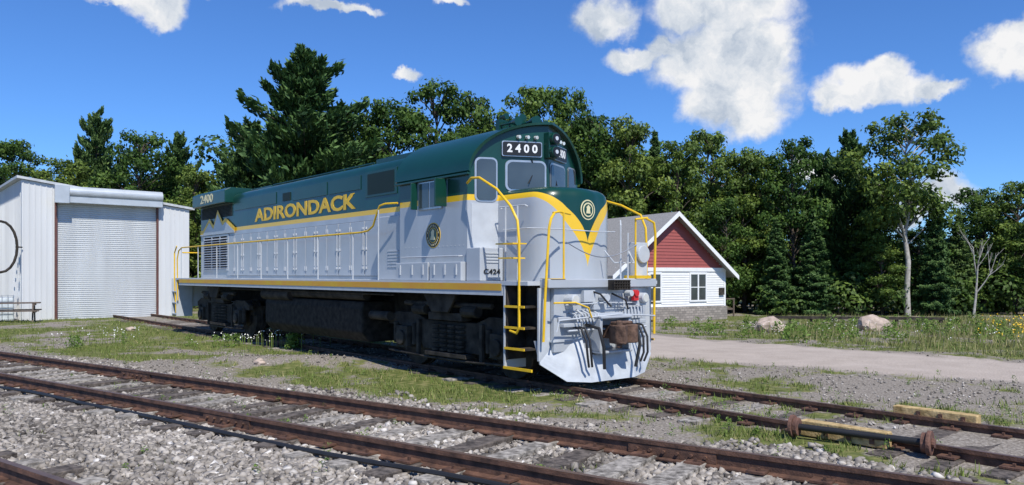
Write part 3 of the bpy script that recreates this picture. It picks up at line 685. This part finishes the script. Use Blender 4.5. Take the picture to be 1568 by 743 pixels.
wins=[(-2.25,-1.3,.97,2.2),(-4.75,-4.15,.97,2.2)]
clap('white_clapboards',wmat,house,.68,WT-.1,lambda z:-W,lambda z:0,holes=[(a-.08,c_+.08,z0-.08,z1+.08) for a,c_,z0,z1 in wins])
clap('red_gable_shingles',rmat,house,WT+.08,PK,lambda z:-W/2-(PK-z)/(PK-WT)*W/2,lambda z:-W/2+(PK-z)/(PK-WT)*W/2,step=.15)
b=B(); b.box(-W-.03,.04,-.06,-.002,WT-.1,WT+.08); b.box(-.1,.03,-.045,-.003,.66,WT-.1)
for a,c_,z0,z1 in wins:
    b.box(a-.08,c_+.08,-.05,-.003,z1,z1+.09); b.box(a-.08,c_+.08,-.06,-.003,z0-.08,z0); b.box(a-.08,a,-.05,-.003,z0,z1); b.box(c_,c_+.08,-.05,-.003,z0,z1)
    if c_-a>.8: b.box((a+c_)/2-.04,(a+c_)/2+.04,-.045,-.003,z0,z1)
    b.box(a,c_,-.035,-.003,(z0+z1)/2-.02,(z0+z1)/2+.02)
b.build('white_trim',white,house)
b=B(); 
for a,c_,z0,z1 in wins: b.box(a,c_,-.02,-.004,z0,z1)
b.build('windows',glass,house)
sm=bpy.data.materials.new('stone_skirt'); t,N,L=nt(sm); p=N['Principled BSDF']; tc=N.new('ShaderNodeTexCoord'); mp=N.new('ShaderNodeMapping'); mp.inputs['Rotation'].default_value=(R(90),0,0); L.new(tc.outputs['Object'],mp.inputs[0])
br=N.new('ShaderNodeTexBrick'); br.inputs['Scale'].default_value=2.2; br.inputs['Color1'].default_value=(.36,.32,.28,1); br.inputs['Color2'].default_value=(.22,.195,.17,1); br.inputs['Mortar'].default_value=(.14,.13,.12,1); br.inputs['Mortar Size'].default_value=.02; L.new(mp.outputs[0],br.inputs[0]); L.new(br.outputs[0],p.inputs['Base Color']); p.inputs['Roughness'].default_value=.9
b=B(); b.box(-W-.08,.08,-.10,-.002,-.3,.66); b.box(.002,.1,.0,9,-.3,.66); b.build('stone_foundation',sm,house)
rfm=mk('grey_shingles',(.22,.215,.21),.85,0,.2,25,.4,40,col2=(.30,.295,.29))
def gable_roof(par,xc,hw,zp,ze,y0,y1,over,th,mat,name):
    sl=(zp-ze)/hw
    b=B()
    for s_ in (-1,1):
        xe=xc+s_*(hw+over); zee=ze-sl*over
        b.prism([(xc,y0,zp),(xe,y0,zee),(xe,y0,zee+th),(xc,y0,zp+th)],(0,y1-y0,0))
    b.build(name,mat,par)
    b=B()
    for s_ in (-1,1):
        xe=xc+s_*(hw+over); zee=ze-sl*over
        b.prism([(xc,y0-.03,zp-.12),(xe,y0-.03,zee-.12),(xe,y0-.03,zee+th+.01),(xc,y0-.03,zp+th+.01)],(0,.029,0))
    b.build(name+'_fascia',white,par)
gable_roof(house,-W/2,W/2,PK,WT,-.45,9.2,.5,.09,rfm,'main_roof')
b=B(); b.box(-3.6,1.6,5.2,10,0,2.2); b.build('rear_wing_walls',wmat,house)
gable_roof(house,-.6,2.2,4.45,2.4,5.0,11,.4,.09,rfm,'wing_roof')
b=B(); b.box(.15,2.2,1.5,3.6,.35,.45); 
for q in (.2,1.1,2.15): b.box(q-.04,q+.04,1.45,1.5,-.2,.95)
b.box(.15,2.2,1.44,1.5,.9,.96); b.build('wooden_porch',pw,house)
b=B(); b.box(-.42,-.12,-.12,-.04,1.2,1.55); b.build('meter_box',dark2,house)

bm_=mk('boulder_stone',(.38,.30,.235),.9,0,.2,5,.5,20,col2=(.46,.37,.31))
def boulder(px,Yd,r,name='boulder'):
    X=(px-CX)/F*Yd; m=bmesh.new(); bmesh.ops.create_icosphere(m,subdivisions=3,radius=r)
    rr=random.Random(int(px)); off=Vector((rr.random()*9,rr.random()*9,0))
    for v in m.verts: v.co*=1+.35*mn.noise(v.co*1.4/r+off); v.co.z*=.75; v.co.x*=1.2
    me=bpy.data.meshes.new(name); m.to_mesh(me); m.free(); me.materials.append(bm_); o=bpy.data.objects.new(name,me); o.location=(X,Yd,g1(X,Yd)+r*.45); link(o)
boulder(1178,28.5,.46); boulder(1336,29.5,.48); boulder(398,15.2,.09); boulder(200,25,.12); boulder(760,16,.1)

# ------------------------------------------------------------------ TREES
leafA=attrmat('broadleaf_foliage',[(0,(.019,.042,.009)),(.5,(.083,.148,.027)),(1,(.185,.265,.05))],.55,.28,True)
leafP=attrmat('pine_needles',[(0,(.018,.044,.014)),(.5,(.058,.120,.035)),(1,(.14,.225,.065))],.6,.1,True)
bark=mk('brown_bark',(.09,.07,.055),.9,0,.3,10,.5,20); birchb=mk('pale_bark',(.38,.36,.33),.8,0,.35,6,.3,20)
def cards(C,Nn,a,bsz,tint,asp=None):
    n=len(C); Nn=Nn/np.linalg.norm(Nn,axis=1,keepdims=True)
    r=rng.normal(size=(n,3)); T=np.cross(Nn,r); T/=np.linalg.norm(T,axis=1,keepdims=True)+1e-9; Bn=np.cross(Nn,T)
    if asp is not None:
        T=asp/np.linalg.norm(asp,axis=1,keepdims=True); Bn=np.cross(Nn,T); Bn/=np.linalg.norm(Bn,axis=1,keepdims=True)+1e-9
    a=a[:,None]; b_=bsz[:,None]
    V=np.stack([C-T*a,C-Bn*b_+T*a*.1,C+T*a,C+Bn*b_+T*a*.1],1).reshape(-1,3)
    Fq=np.arange(4*n).reshape(n,4); return V,Fq,np.repeat(tint,4)
def finish(name,wood,V,Fq,tint,lmat,bmat):
    q=[f for f in wood.f if len(f)==4]; wv=np.array([tuple(v) for v in wood.v]); wf=np.array(q)
    VV=np.concatenate([wv,V]); FF=np.concatenate([wf,Fq+len(wv)]); mi=np.concatenate([np.zeros(len(wf)),np.ones(len(Fq))])
    return np_mesh(name,VV,FF,[bmat,lmat],mi,{'tint':np.concatenate([np.zeros(len(wv)),tint])})
def broad(name,seed,Rr=3.0,h0=2.2,ncl=80,per=330,lsz=.10,bmat=bark,openness=1.0,crad=(.42,.85)):
    r=random.Random(seed); rs=np.random.default_rng(seed); wood=B(); H=10
    tp=[Vector((0,0,-.3))]; 
    for k in range(1,8): tp.append(Vector((r.uniform(-.12,.12)*k*.5,r.uniform(-.12,.12)*k*.5,H*.92*k/7)))
    wood.tube(tp,.17,8,False,.03)
    CC=[]; tries=0
    while len(CC)<ncl and tries<20000:
        tries+=1
        a=r.uniform(0,2*math.pi); z=r.uniform(h0,H-.45); tz=(z-h0)/(H-h0)
        pr=Rr*(math.sin(math.pi*min(1,(tz*.74+.22)))**.6)*(.78+.18*math.sin(3*a+seed)+.12*math.sin(5*a+z)+.2*r.random())
        rad=pr*math.sqrt(r.uniform(.15,1)); c_=Vector((math.cos(a)*rad,math.sin(a)*rad,z))
        if all((c_-d[0]).length>.42*openness for d in CC): CC.append((c_,r.uniform(*crad)*(1-.25*tz)))
    Vs=[];Fs=[];Ts=[];o=0
    for c_,cr in CC:
        zt=max(.8,c_.z-.45*math.hypot(c_.x,c_.y)-.4); i=min(6,int(zt/(H*.92)*7)); st=tp[i].lerp(tp[i+1],min(1,zt/(H*.92)*7-i))
        mid=st.lerp(c_,.5)+Vector((0,0,.15)); wood.tube([st,mid,c_],.045,5,False,.01)
        n=int(per*cr*cr*1.8+15)
        d=rs.normal(size=(n,3)); d/=np.linalg.norm(d,axis=1,keepdims=True); lump=1+.4*np.sin(d[:,0]*5+seed)*np.sin(d[:,1]*4+c_.z*3)
        rr_=cr*lump*(.3+.8*rs.random(n)**.6); C=np.array(c_)+d*rr_[:,None]*np.array([1.2,1.2,.72])
        Nn=d*1.0+rs.normal(size=(n,3))*.65+np.array([0,0,.5])
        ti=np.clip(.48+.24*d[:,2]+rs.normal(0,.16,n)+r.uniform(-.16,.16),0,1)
        s_=lsz*(.6+.8*rs.random(n))
        V,Fq,T=cards(C,Nn,s_,s_*.62,ti); Vs.append(V);Fs.append(Fq+o);Ts.append(T); o+=len(V)
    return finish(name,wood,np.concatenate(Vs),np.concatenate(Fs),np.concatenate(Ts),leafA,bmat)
def conifer(name,seed,kind):
    r=random.Random(seed); rs=np.random.default_rng(seed); wood=B(); H=10
    wood.tube([(0,0,-.3),(.05,.03,3),(0,.05,6),(0,0,9.8)],.17,8,False,.02)
    Vs=[];Fs=[];Ts=[];o=0; z=1.0 if kind=='pine' else .5
    while z<9.85:
        tz=z/H
        if kind=='pine': Lm=3.1*(min(1,(1-tz)*2.0+.04)**.75)*(.85 if tz<.25 else 1); nb=5; up=.22
        else: Lm=1.9*(1-tz)**.85+.12; nb=8; up=-.18
        for k in range(nb):
            a=r.uniform(0,2*math.pi); Lb=Lm*r.uniform(.55,1.12); u_=up*r.uniform(.4,1.7)+(.25*tz if kind=='pine' else .3*tz)
            dirv=np.array([math.cos(a),math.sin(a),u_]); side=np.array([-math.sin(a),math.cos(a),0])
            z0=z+r.uniform(-.12,.12); base=np.array([0,0,z0])
            wood.tube([base,base+dirv*Lb*.6,base+dirv*Lb*.95+np.array([0,0,.08*Lb])],.035,4,False,.008)
            n=int(Lb*150+12)
            s_=rs.random(n)**.7*.88+.12
            wd=(.30*Lb*np.sin(np.pi*np.clip(s_*.9+.08,0,1))+.06)
            lat=rs.normal(0,.55,n)*wd; vert=rs.normal(0,.07,n)*(1+.4*Lb)*.8
            s_=s_+.03*np.sin(lat*9)
            C=base+dirv*(s_*Lb)[:,None]+side*lat[:,None]+np.stack([0*s_,0*s_,vert+.10*Lb*s_**2-(0 if kind=='pine' else .12*np.abs(lat))],1)
            outd=dirv[None]*.9+side[None]*(np.sign(lat)*.6)[:,None]+rs.normal(size=(n,3))*.45+np.array([0,0,.35 if kind=='pine' else -.1])
            Nn=rs.normal(size=(n,3))*.45+np.array([0,0,.75])+dirv*.7
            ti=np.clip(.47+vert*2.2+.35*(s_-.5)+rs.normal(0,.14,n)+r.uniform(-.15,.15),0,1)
            ls=(.13 if kind=='pine' else .10)*(.7+.7*rs.random(n))
            V,Fq,T=cards(C,Nn,ls,ls*.38,ti,outd); Vs.append(V);Fs.append(Fq+o);Ts.append(T); o+=len(V)
        z+=r.uniform(.26,.42) if kind=='pine' else r.uniform(.2,.3)
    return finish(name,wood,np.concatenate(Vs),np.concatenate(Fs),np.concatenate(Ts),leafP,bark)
TR={'b0':broad('broad0',1,3.0,1.6,88),'b1':broad('broad1',2,2.6,1.3,80),'b2':broad('broad2',7,3.3,2.0,96),'b3':broad('broad3',12,2.2,1.0,72),
    'birch':broad('birch',21,2.9,4.6,46,260,.11,birchb,1.5,(.45,.85)),
    'pine':conifer('pine',5,'pine'),'pine2':conifer('pine2',8,'pine'),'spruce':conifer('spruce',6,'spruce'),'spruce2':conifer('spruce2',9,'spruce')}
names={'b':'deciduous_tree','birch':'birch_tree','pine':'pine_tree','spruce':'spruce_tree'}
rt=random.Random(77)
def tree(kind,px,Yd,toppy,wpx=None):
    X=(px-CX)/F*Yd
    base=g1(X,Yd); H=CZ+(HZ-toppy)*Yd/F-base
    o=bpy.data.objects.new(names.get(kind) or names.get(kind[:-1]),TR[kind]); s=H/10
    w0={'b0':6.4,'b1':5.4,'b2':7.2,'b3':4.6,'birch':6,'pine':6.4,'pine2':6.4,'spruce':3.9,'spruce2':3.9}[kind]
    wx=s if wpx is None else (wpx/F*Yd)/w0
    o.scale=(wx,wx,s); o.rotation_euler=(0,0,rt.uniform(0,6.28)); o.location=(X,Yd,base); link(o); return o
for a in [('b0',25,44,210,140),('b1',95,43,240,130),('pine',148,50,172,110),('b2',215,46,196,170),('pine2',275,49,208,90),('b3',300,44,250,90),
          ('pine',468,41,76,250),('pine2',385,43,190,150),('b1',545,45,170,120),
          ('b0',600,44,148,160),('b2',660,46,120,190),('b1',738,45,136,140),('b3',700,43,190,100),('b0',805,46,126,160),('b2',868,48,128,160),('b1',920,46,165,130),
          ('b3',965,44,172,110),('spruce',1002,47,200,80),('b1',1035,45,212,115),('b0',1085,47,192,145),('b3',1140,45,222,105),('b0',1165,46,236,110),('b1',1215,44,204,115),
          ('pine2',1300,45,205,110),('pine',1262,47,235,90),('birch',1390,41,168,175),('spruce',1432,41,300,70),('b3',1330,44,270,90),('spruce2',1468,43,325,65),
          ('b1',1505,45,282,120),('b0',1555,43,272,130),('b3',1110,43,300,80),('spruce',1245,42,320,75),('spruce',1188,42,335,65),('b1',1350,42,345,90),('b3',1405,43,345,90)]:
    tree(*a)
def clump_mass(name,specs,lsz,per,mat):
    Vs=[];Fs=[];Ts=[];o=0
    for (x,y,z,cr,tb) in specs:
        n=int(per*cr*cr); d=rng.normal(size=(n,3)); d/=np.linalg.norm(d,axis=1,keepdims=True); d[:,1]=np.where(d[:,1]>.35,-d[:,1],d[:,1])
        lump=1+.3*np.sin(d[:,0]*5+x)*np.sin(d[:,2]*4+z*3); C=np.array([x,y,z])+d*(cr*lump*(.5+.5*rng.random(n)**.5))[:,None]*np.array([1.1,1.0,.85])
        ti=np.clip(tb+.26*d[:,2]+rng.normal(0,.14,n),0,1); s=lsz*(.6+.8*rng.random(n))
        V,Fq,T=cards(C,d*1.1+rng.normal(size=(n,3))*.5+np.array([0,-.1,.4]),s,s*.62,ti); Vs.append(V);Fs.append(Fq+o);Ts.append(T);o+=len(V)
    me=np_mesh(name,np.concatenate(Vs),np.concatenate(Fs),[mat],attrs={'tint':np.concatenate(Ts)}); return link(bpy.data.objects.new(name,me))
def topy(px):
    pts=[(-600,250),(0,262),(300,262),(340,225),(420,215),(960,205),(1000,235),(1220,262),(1235,300),(1262,280),(1330,300),(1375,362),(1450,372),(1480,330),(2200,320)]
    for (a,ya),(c,yc_) in zip(pts,pts[1:]):
        if a<=px<=c: return ya+(yc_-ya)*(px-a)/(c-a)
    return 300
sp_=[]; px=-420
while px<2000:
    Yd=rt.uniform(50,58); tp_=topy(px)+rt.choice([-16,-6,4,14,26])+rt.uniform(-6,6); x=(px-CX)/F*Yd; ztop=CZ+(HZ-tp_)*Yd/F; z=ztop-.9; wdt=1.1; tb=rt.uniform(.2,.45)
    while z>0.2:
        for q in range(2 if wdt>1.4 else 1):
            sp_.append((x+rt.uniform(-wdt,wdt)*.8,Yd+rt.uniform(-.8,.8),z+rt.uniform(-.3,.3),rt.uniform(.8,1.3),tb+rt.uniform(-.12,.12)))
        z-=rt.uniform(.9,1.2); wdt=min(2.2,wdt+.35)
    px+=27
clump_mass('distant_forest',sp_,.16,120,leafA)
sp_=[]; px=-380
while px<1980:
    for Yd,tp_ in ((42,440),(45,405),(47.5,372)):
        if 925<px<1150 and Yd<47: continue
        if px<320 and Yd<45: continue
        x=(px-CX)/F*Yd+rt.uniform(-.6,.6); ztop=CZ+(HZ-tp_-rt.uniform(-22,22))*Yd/F; z=ztop-.5; tb=rt.uniform(.18,.5)
        while z>-.2: sp_.append((x+rt.uniform(-.5,.5),Yd+rt.uniform(-.7,.7),z,rt.uniform(.6,1.0),tb+rt.uniform(-.1,.1))); z-=.8
    px+=25
clump_mass('forest_undergrowth',sp_,.12,190,leafA)
bb=B()
def limb(p,d,l,r,dep,rr):
    p=Vector(p); q=p+Vector(d)*l*.5; e=p+Vector(d)*l+Vector((rr.uniform(-.1,.1),0,.1))*l*.5; bb.tube([p,q,e],r,6,True,r*.55)
    if dep>0:
        for k in range(3): nd=(Vector(d)+Vector((rr.uniform(-.8,.8),rr.uniform(-.5,.5),rr.uniform(-.1,.6)))).normalized(); limb(p.lerp(e,rr.uniform(.5,1)),nd,l*.62,r*.5,dep-1,rr)
X=(1490-CX)/F*39; limb((X,39,g1(X,39)-.1),(.12,0,1),2.3,.07,3,random.Random(8)); bb.build('bare_birch_tree',birchb,None)
# ------------------------------------------------------------------ grass
grassm=attrmat('grass_blades',[(0,(.065,.095,.02)),(.5,(.135,.185,.038)),(.8,(.22,.245,.08)),(1,(.38,.33,.16))],.7,0)
drym=attrmat('dry_grass_blades',[(0,(.12,.13,.04)),(.5,(.21,.21,.08)),(.8,(.34,.30,.15)),(1,(.46,.40,.26))],.7,0)
def blades(name,X,Y,hmin,hmax,wd,tmean,mat,lean=.35):
    n=len(X); h=hmin+(hmax-hmin)*rng.random(n)**1.6; z=gz(X,Y)-.005; a=rng.random(n)*6.283; w_=wd*(.6+.8*rng.random(n))
    cx,sy=np.cos(a)*w_,np.sin(a)*w_; lx=rng.normal(0,lean,n)*h; ly=rng.normal(0,lean,n)*h
    v0=np.stack([X-cx,Y-sy,z],1); v1=np.stack([X+cx,Y+sy,z],1); v2=np.stack([X+lx,Y+ly,z+h],1)
    V=np.stack([v0,v1,v2],1).reshape(-1,3); me=np_mesh(name,V,np.arange(3*n).reshape(n,3),[mat],attrs={'tint':np.repeat(np.clip(rng.normal(tmean,.24,n),0,1),3)})
    return link(bpy.data.objects.new(name,me))
n=700000
Y=7+34*rng.random(n)**1.1; X=(rng.random(n)*2-1)*(.72*Y+1.5); bl,rd,gg=masks(X,Y)
cl=fbm(X*4,Y*4,91,3); dens=np.clip((gg-.28)*1.5,0,1)*ss((cl-.38)/.22); nl=.763*X+.647*Y
inside=(np.abs(nl-9.05)<1.35)&(-.647*X+.763*Y>8.8)&(-.647*X+.763*Y<26)
keep=(rng.random(n)<dens*.7)&(~inside)
Xk,Yk=X[keep],Y[keep]
blades('grass',Xk,Yk,.025,.12,.008,.5,grassm)
n=42000
X=3+26*rng.random(n); Y=17+22*rng.random(n); m=.607*X+.795*Y; tt=.795*X-.607*Y; far=19.2-.37*np.clip(tt,-14,6)
cl=fbm(X*.9,Y*.9,44,3)
keep=(m>far+.5)&(rng.random(n)<ss((cl-.38)/.3)*np.clip((X-6)/9,.1,1))&(Y<39.5)&~((X>4)&(X<12.5)&(Y>33))
blades('tall_field_grass',X[keep],Y[keep],.10,.42,.012,.5,drym,.25)
def plants(name,C,hh,nper,lsz,mat):
    n=len(C)*nper; base=np.repeat(C,nper,0); H_=np.repeat(hh,nper); u=rng.random(n); a=rng.random(n)*6.283; rr=(.12+.45*rng.random(n))*H_*(1-.5*u)
    P=base+np.stack([np.cos(a)*rr,np.sin(a)*rr,u*H_],1); s=lsz*(.5+.8*rng.random(n))*np.clip(H_/.35,.5,1.5)
    V,Fq,T=cards(P,rng.normal(size=(n,3))+np.array([0,0,1.]),s,s*.4,np.clip(rng.normal(.62,.18,n),0,1)); me=np_mesh(name,V,Fq,[mat],attrs={'tint':T}); return link(bpy.data.objects.new(name,me))
weedm=attrmat('weed_leaves',[(0,(.045,.09,.014)),(.5,(.12,.21,.035)),(1,(.24,.34,.08))],.6,.25)
cs=[]; hs_=[]
for k in range(320):
    Yd=rt.uniform(6.8,22); X=rt.uniform(-.68,.68)*Yd; 
    b_,r_,g_=masks(np.array([X]),np.array([Yd])); 
    if r_[0]>.3: continue
    s_=-.647*X+.763*Yd
    if abs(.763*X+.647*Yd-9.05)<1.5 and s_>8.5: continue
    if b_[0]>.5 and rt.random()<.6: continue
    cs.append((X,Yd,g1(X,Yd))); hs_.append(rt.uniform(.06,.2))
plants('small_weeds',np.array(cs),np.array(hs_),38,.03,weedm)
cs=[]; hs_=[]
for k in range(210):
    Yd=rt.uniform(22,36); X=rt.uniform(.2,.68)*Yd
    if .607*X+.795*Yd<20.3-.37*max(-14,min(6,.795*X-.607*Yd)) : continue
    if 4<X<12.5 and Yd>33.5: continue
    cs.append((X,Yd,g1(X,Yd))); hs_.append(rt.uniform(.12,.5))
plants('field_weeds',np.array(cs),np.array(hs_),70,.045,weedm)
def pgr(px,py,z=0): Yd=F*(CZ-z)/(py-HZ); return ((px-CX)/F*Yd,Yd)
def bush(px,py,h,name,npl=1,spread=.1,nper=260):
    X,Yd=pgr(px,py); C=[]
    for _ in range(npl):
        a=X+rt.gauss(0,spread); c=Yd+rt.gauss(0,spread); C.append((a,c,g1(a,c)))
    return plants(name,np.array(C),np.full(npl,h),nper,.035,weedm)
bush(450,533,.38,'weed_bush',4,.12); bush(340,528,.32,'weed_bush',6,.35,120); bush(1180,650,.1,'weed_bush',8,.35,60); bush(213,625,.2,'weed_bush',2,.04,80)
bush(430,660,.16,'weed_bush',2,.04,70); bush(545,680,.14,'weed_bush',2,.03,70); bush(130,530,.3,'weed_bush',5,.4,120); bush(828,735,.14,'weed_bush',2,.03,60)
def flowers(name,X,Y,h0,h1,col,size,per=3):
    n=len(X); z=gz(X,Y); h=h0+(h1-h0)*rng.random(n)
    m=mk(name+'_petals',col,.7,0,.1); C=np.repeat(np.stack([X,Y,z+h],1),per,0)+rng.normal(0,size*1.6,(n*per,3))*np.array([1,1,1.2])
    s=np.full(n*per,size)*(.6+.7*rng.random(n*per)); V,Fq,T=cards(C,rng.normal(size=(n*per,3))+np.array([0,-.6,1.]),s,s*.8,np.ones(n*per))
    st=np.full(n,.006); 
    v=np.stack([np.stack([X-st,Y,z],1),np.stack([X+st,Y,z],1),np.stack([X+st,Y,z+h],1),np.stack([X-st,Y,z+h],1)],1).reshape(-1,3)
    VV=np.concatenate([V,v]); FF=np.concatenate([Fq,np.arange(4*n).reshape(n,4)+len(V)]); mi=np.concatenate([np.zeros(len(Fq)),np.ones(n)])
    me=np_mesh(name,VV,FF,[m,grassm],mi,{'tint':np.full(len(VV),.4)}); link(bpy.data.objects.new(name,me))
n=100; Yf=rng.uniform(19,30,n); Xf=Yf*(.72-.11*rng.random(n)**1.5); flowers('goldenrod',Xf,Yf,.3,.75,(.72,.46,.02),.026,5)
n=110; Yf=rng.uniform(20,30,n); Xf=Yf*rng.uniform(.2,.66,n); kk=(.607*Xf+.795*Yf)>(19.6-.37*np.clip(.795*Xf-.607*Yf,-14,6)); flowers('white_wildflowers',Xf[kk],Yf[kk],.2,.5,(.75,.72,.72),.016,3)
n=40; Xf=rng.normal(-6.3,.7,n); Yf=rng.normal(19.0,.5,n); flowers('daisies',Xf,Yf,.2,.45,(.85,.85,.8),.018,3)
n=30; Xf=rng.normal(-11.0,.7,n); Yf=rng.normal(20.5,.6,n); flowers('daisies',Xf,Yf,.2,.45,(.85,.85,.8),.018,3)
b=B()
for k in range(9):
    X=11.2+.85*k; Yd=33.5-.15*k; b.box(X-.05,X+.05,Yd-.05,Yd+.05,g1(X,Yd)-.1,g1(X,Yd)+.32)
b.prism([(11.1,33.4,-.1),(18.1,32.2,-.1),(18.1,32.2,.02),(11.1,33.4,.02)],(0,.06,0)); b.build('low_guard_rail',dark2,None)

# ------------------------------------------------------------------ WORLD
wd=bpy.data.worlds.new('World'); scene.world=wd; wd.use_nodes=True; t=wd.node_tree; N=t.nodes; L=t.links
EL=R(52); SH=Vector((.37,-.929,0)).normalized()
S=Vector((SH.x*math.cos(EL),SH.y*math.cos(EL),math.sin(EL)))
sky=N.new('ShaderNodeTexSky'); sky.sky_type='NISHITA'; sky.sun_disc=False; sky.sun_elevation=EL; sky.sun_rotation=math.atan2(S.x,S.y); sky.altitude=600; sky.air_density=1.0; sky.dust_density=.2; sky.ozone_density=3.0
bg=N['Background']; bg.inputs[1].default_value=.115
tn=N.new('ShaderNodeMix'); tn.data_type='RGBA'; tn.blend_type='MULTIPLY'; tn.inputs[0].default_value=1; tn.inputs[7].default_value=(.52,.86,1.34,1); L.new(sky.outputs[0],tn.inputs[6]); L.new(tn.outputs[2],bg.inputs[0])
tc=N.new('ShaderNodeTexCoord'); gen=tc.outputs['Generated']
def vm(op,a,b_=None):
    m=N.new('ShaderNodeVectorMath'); m.operation=op
    for k,v in enumerate((a,b_)):
        if v is None: continue
        if isinstance(v,tuple): m.inputs[k].default_value=v
        else: L.new(v,m.inputs[k])
    return m
n0=N.new('ShaderNodeTexNoise'); n0.inputs['Scale'].default_value=18; n0.inputs['Detail'].default_value=5; n0.inputs['Roughness'].default_value=.6; L.new(gen,n0.inputs['Vector'])
dv=vm('MULTIPLY',vm('SUBTRACT',n0.outputs['Color'],(.5,.5,.5)).outputs[0],(.06,.02,.06)).outputs[0]
gd=vm('ADD',gen,dv).outputs[0]
blobs=[(1110,5,115,60),(1055,15,55,34),(1105,85,118,85),(1150,130,76,66),(1055,110,66,50),(1095,160,64,44),(1150,182,62,40),(1180,80,50,62),(975,92,52,22),(930,28,50,34),(1020,75,36,24),
 (1340,132,82,28),(1288,152,40,20),(1425,132,42,16),(1345,112,38,26),(1548,78,54,38),(1575,52,48,32),(238,14,46,28),(190,2,54,12),(500,6,80,12),(545,12,44,9),(625,112,30,10),(690,3,34,9),(1248,262,38,18),(1425,298,60,32),(1385,325,46,24),(285,-40,50,30),(1900,60,120,60),(-250,120,140,40)]
cur=None
for (px,py,rx,ry) in blobs:
    d=Vector(((px-CX)/F,1,(HZ-py)/F)); l=d.length; d/=l
    s=vm('SUBTRACT',gd,tuple(d)); m=vm('MULTIPLY',s.outputs[0],(F*l/rx,F*l/rx*.7,F*l/ry)); ln=vm('LENGTH',m.outputs[0])
    v=mth('SUBTRACT',1.0,ln.outputs['Value'])
    cur=v if cur is None else mth('MAXIMUM',cur,v)
n1=N.new('ShaderNodeTexNoise'); n1.inputs['Scale'].default_value=12; n1.inputs['Detail'].default_value=7; n1.inputs['Roughness'].default_value=.62; L.new(gen,n1.inputs['Vector'])
fld=mth('ADD',cur,mth('MULTIPLY',mth('SUBTRACT',n1.outputs['Fac'],.5),1.2))
mr=N.new('ShaderNodeMapRange'); mr.interpolation_type='SMOOTHSTEP'; mr.inputs[1].default_value=-.10; mr.inputs[2].default_value=.46; L.new(fld,mr.inputs[0])
n2a=N.new('ShaderNodeTexNoise'); n2a.inputs['Scale'].default_value=15; n2a.inputs['Detail'].default_value=6; n2a.inputs['Roughness'].default_value=.62
off=vm('ADD',gd,(3.1,1.7,.4)); L.new(off.outputs[0],n2a.inputs['Vector'])
cr=ramp(n2a.outputs['Fac'],[(.36,(.50,.58,.70)),(.48,(.74,.79,.86)),(.60,(.97,.97,.98))])
bg2=N.new('ShaderNodeBackground'); bg2.inputs[1].default_value=.94; L.new(cr.outputs[0],bg2.inputs[0])
mx=N.new('ShaderNodeMixShader'); L.new(mr.outputs[0],mx.inputs[0]); L.new(bg.outputs[0],mx.inputs[1]); L.new(bg2.outputs[0],mx.inputs[2]); L.new(mx.outputs[0],N['World Output'].inputs[0])
ld=bpy.data.lights.new('sun','SUN'); ld.energy=5.0; ld.angle=R(.53); ld.color=(1,.95,.86); lo=bpy.data.objects.new('sun',ld); lo.rotation_euler=S.to_track_quat('Z','Y').to_euler(); link(lo)
cd=bpy.data.cameras.new('camera'); cd.sensor_width=36; cd.lens=36*F/1568; cd.shift_y=(HZ-371.5)/1568; cd.clip_end=6000; cd.clip_start=.1
co=bpy.data.objects.new('camera',cd); co.location=(0,0,CZ); co.rotation_euler=(R(90),0,0); link(co); scene.camera=co
scene.view_settings.view_transform='Standard'; scene.view_settings.look='None'; scene.view_settings.exposure=0
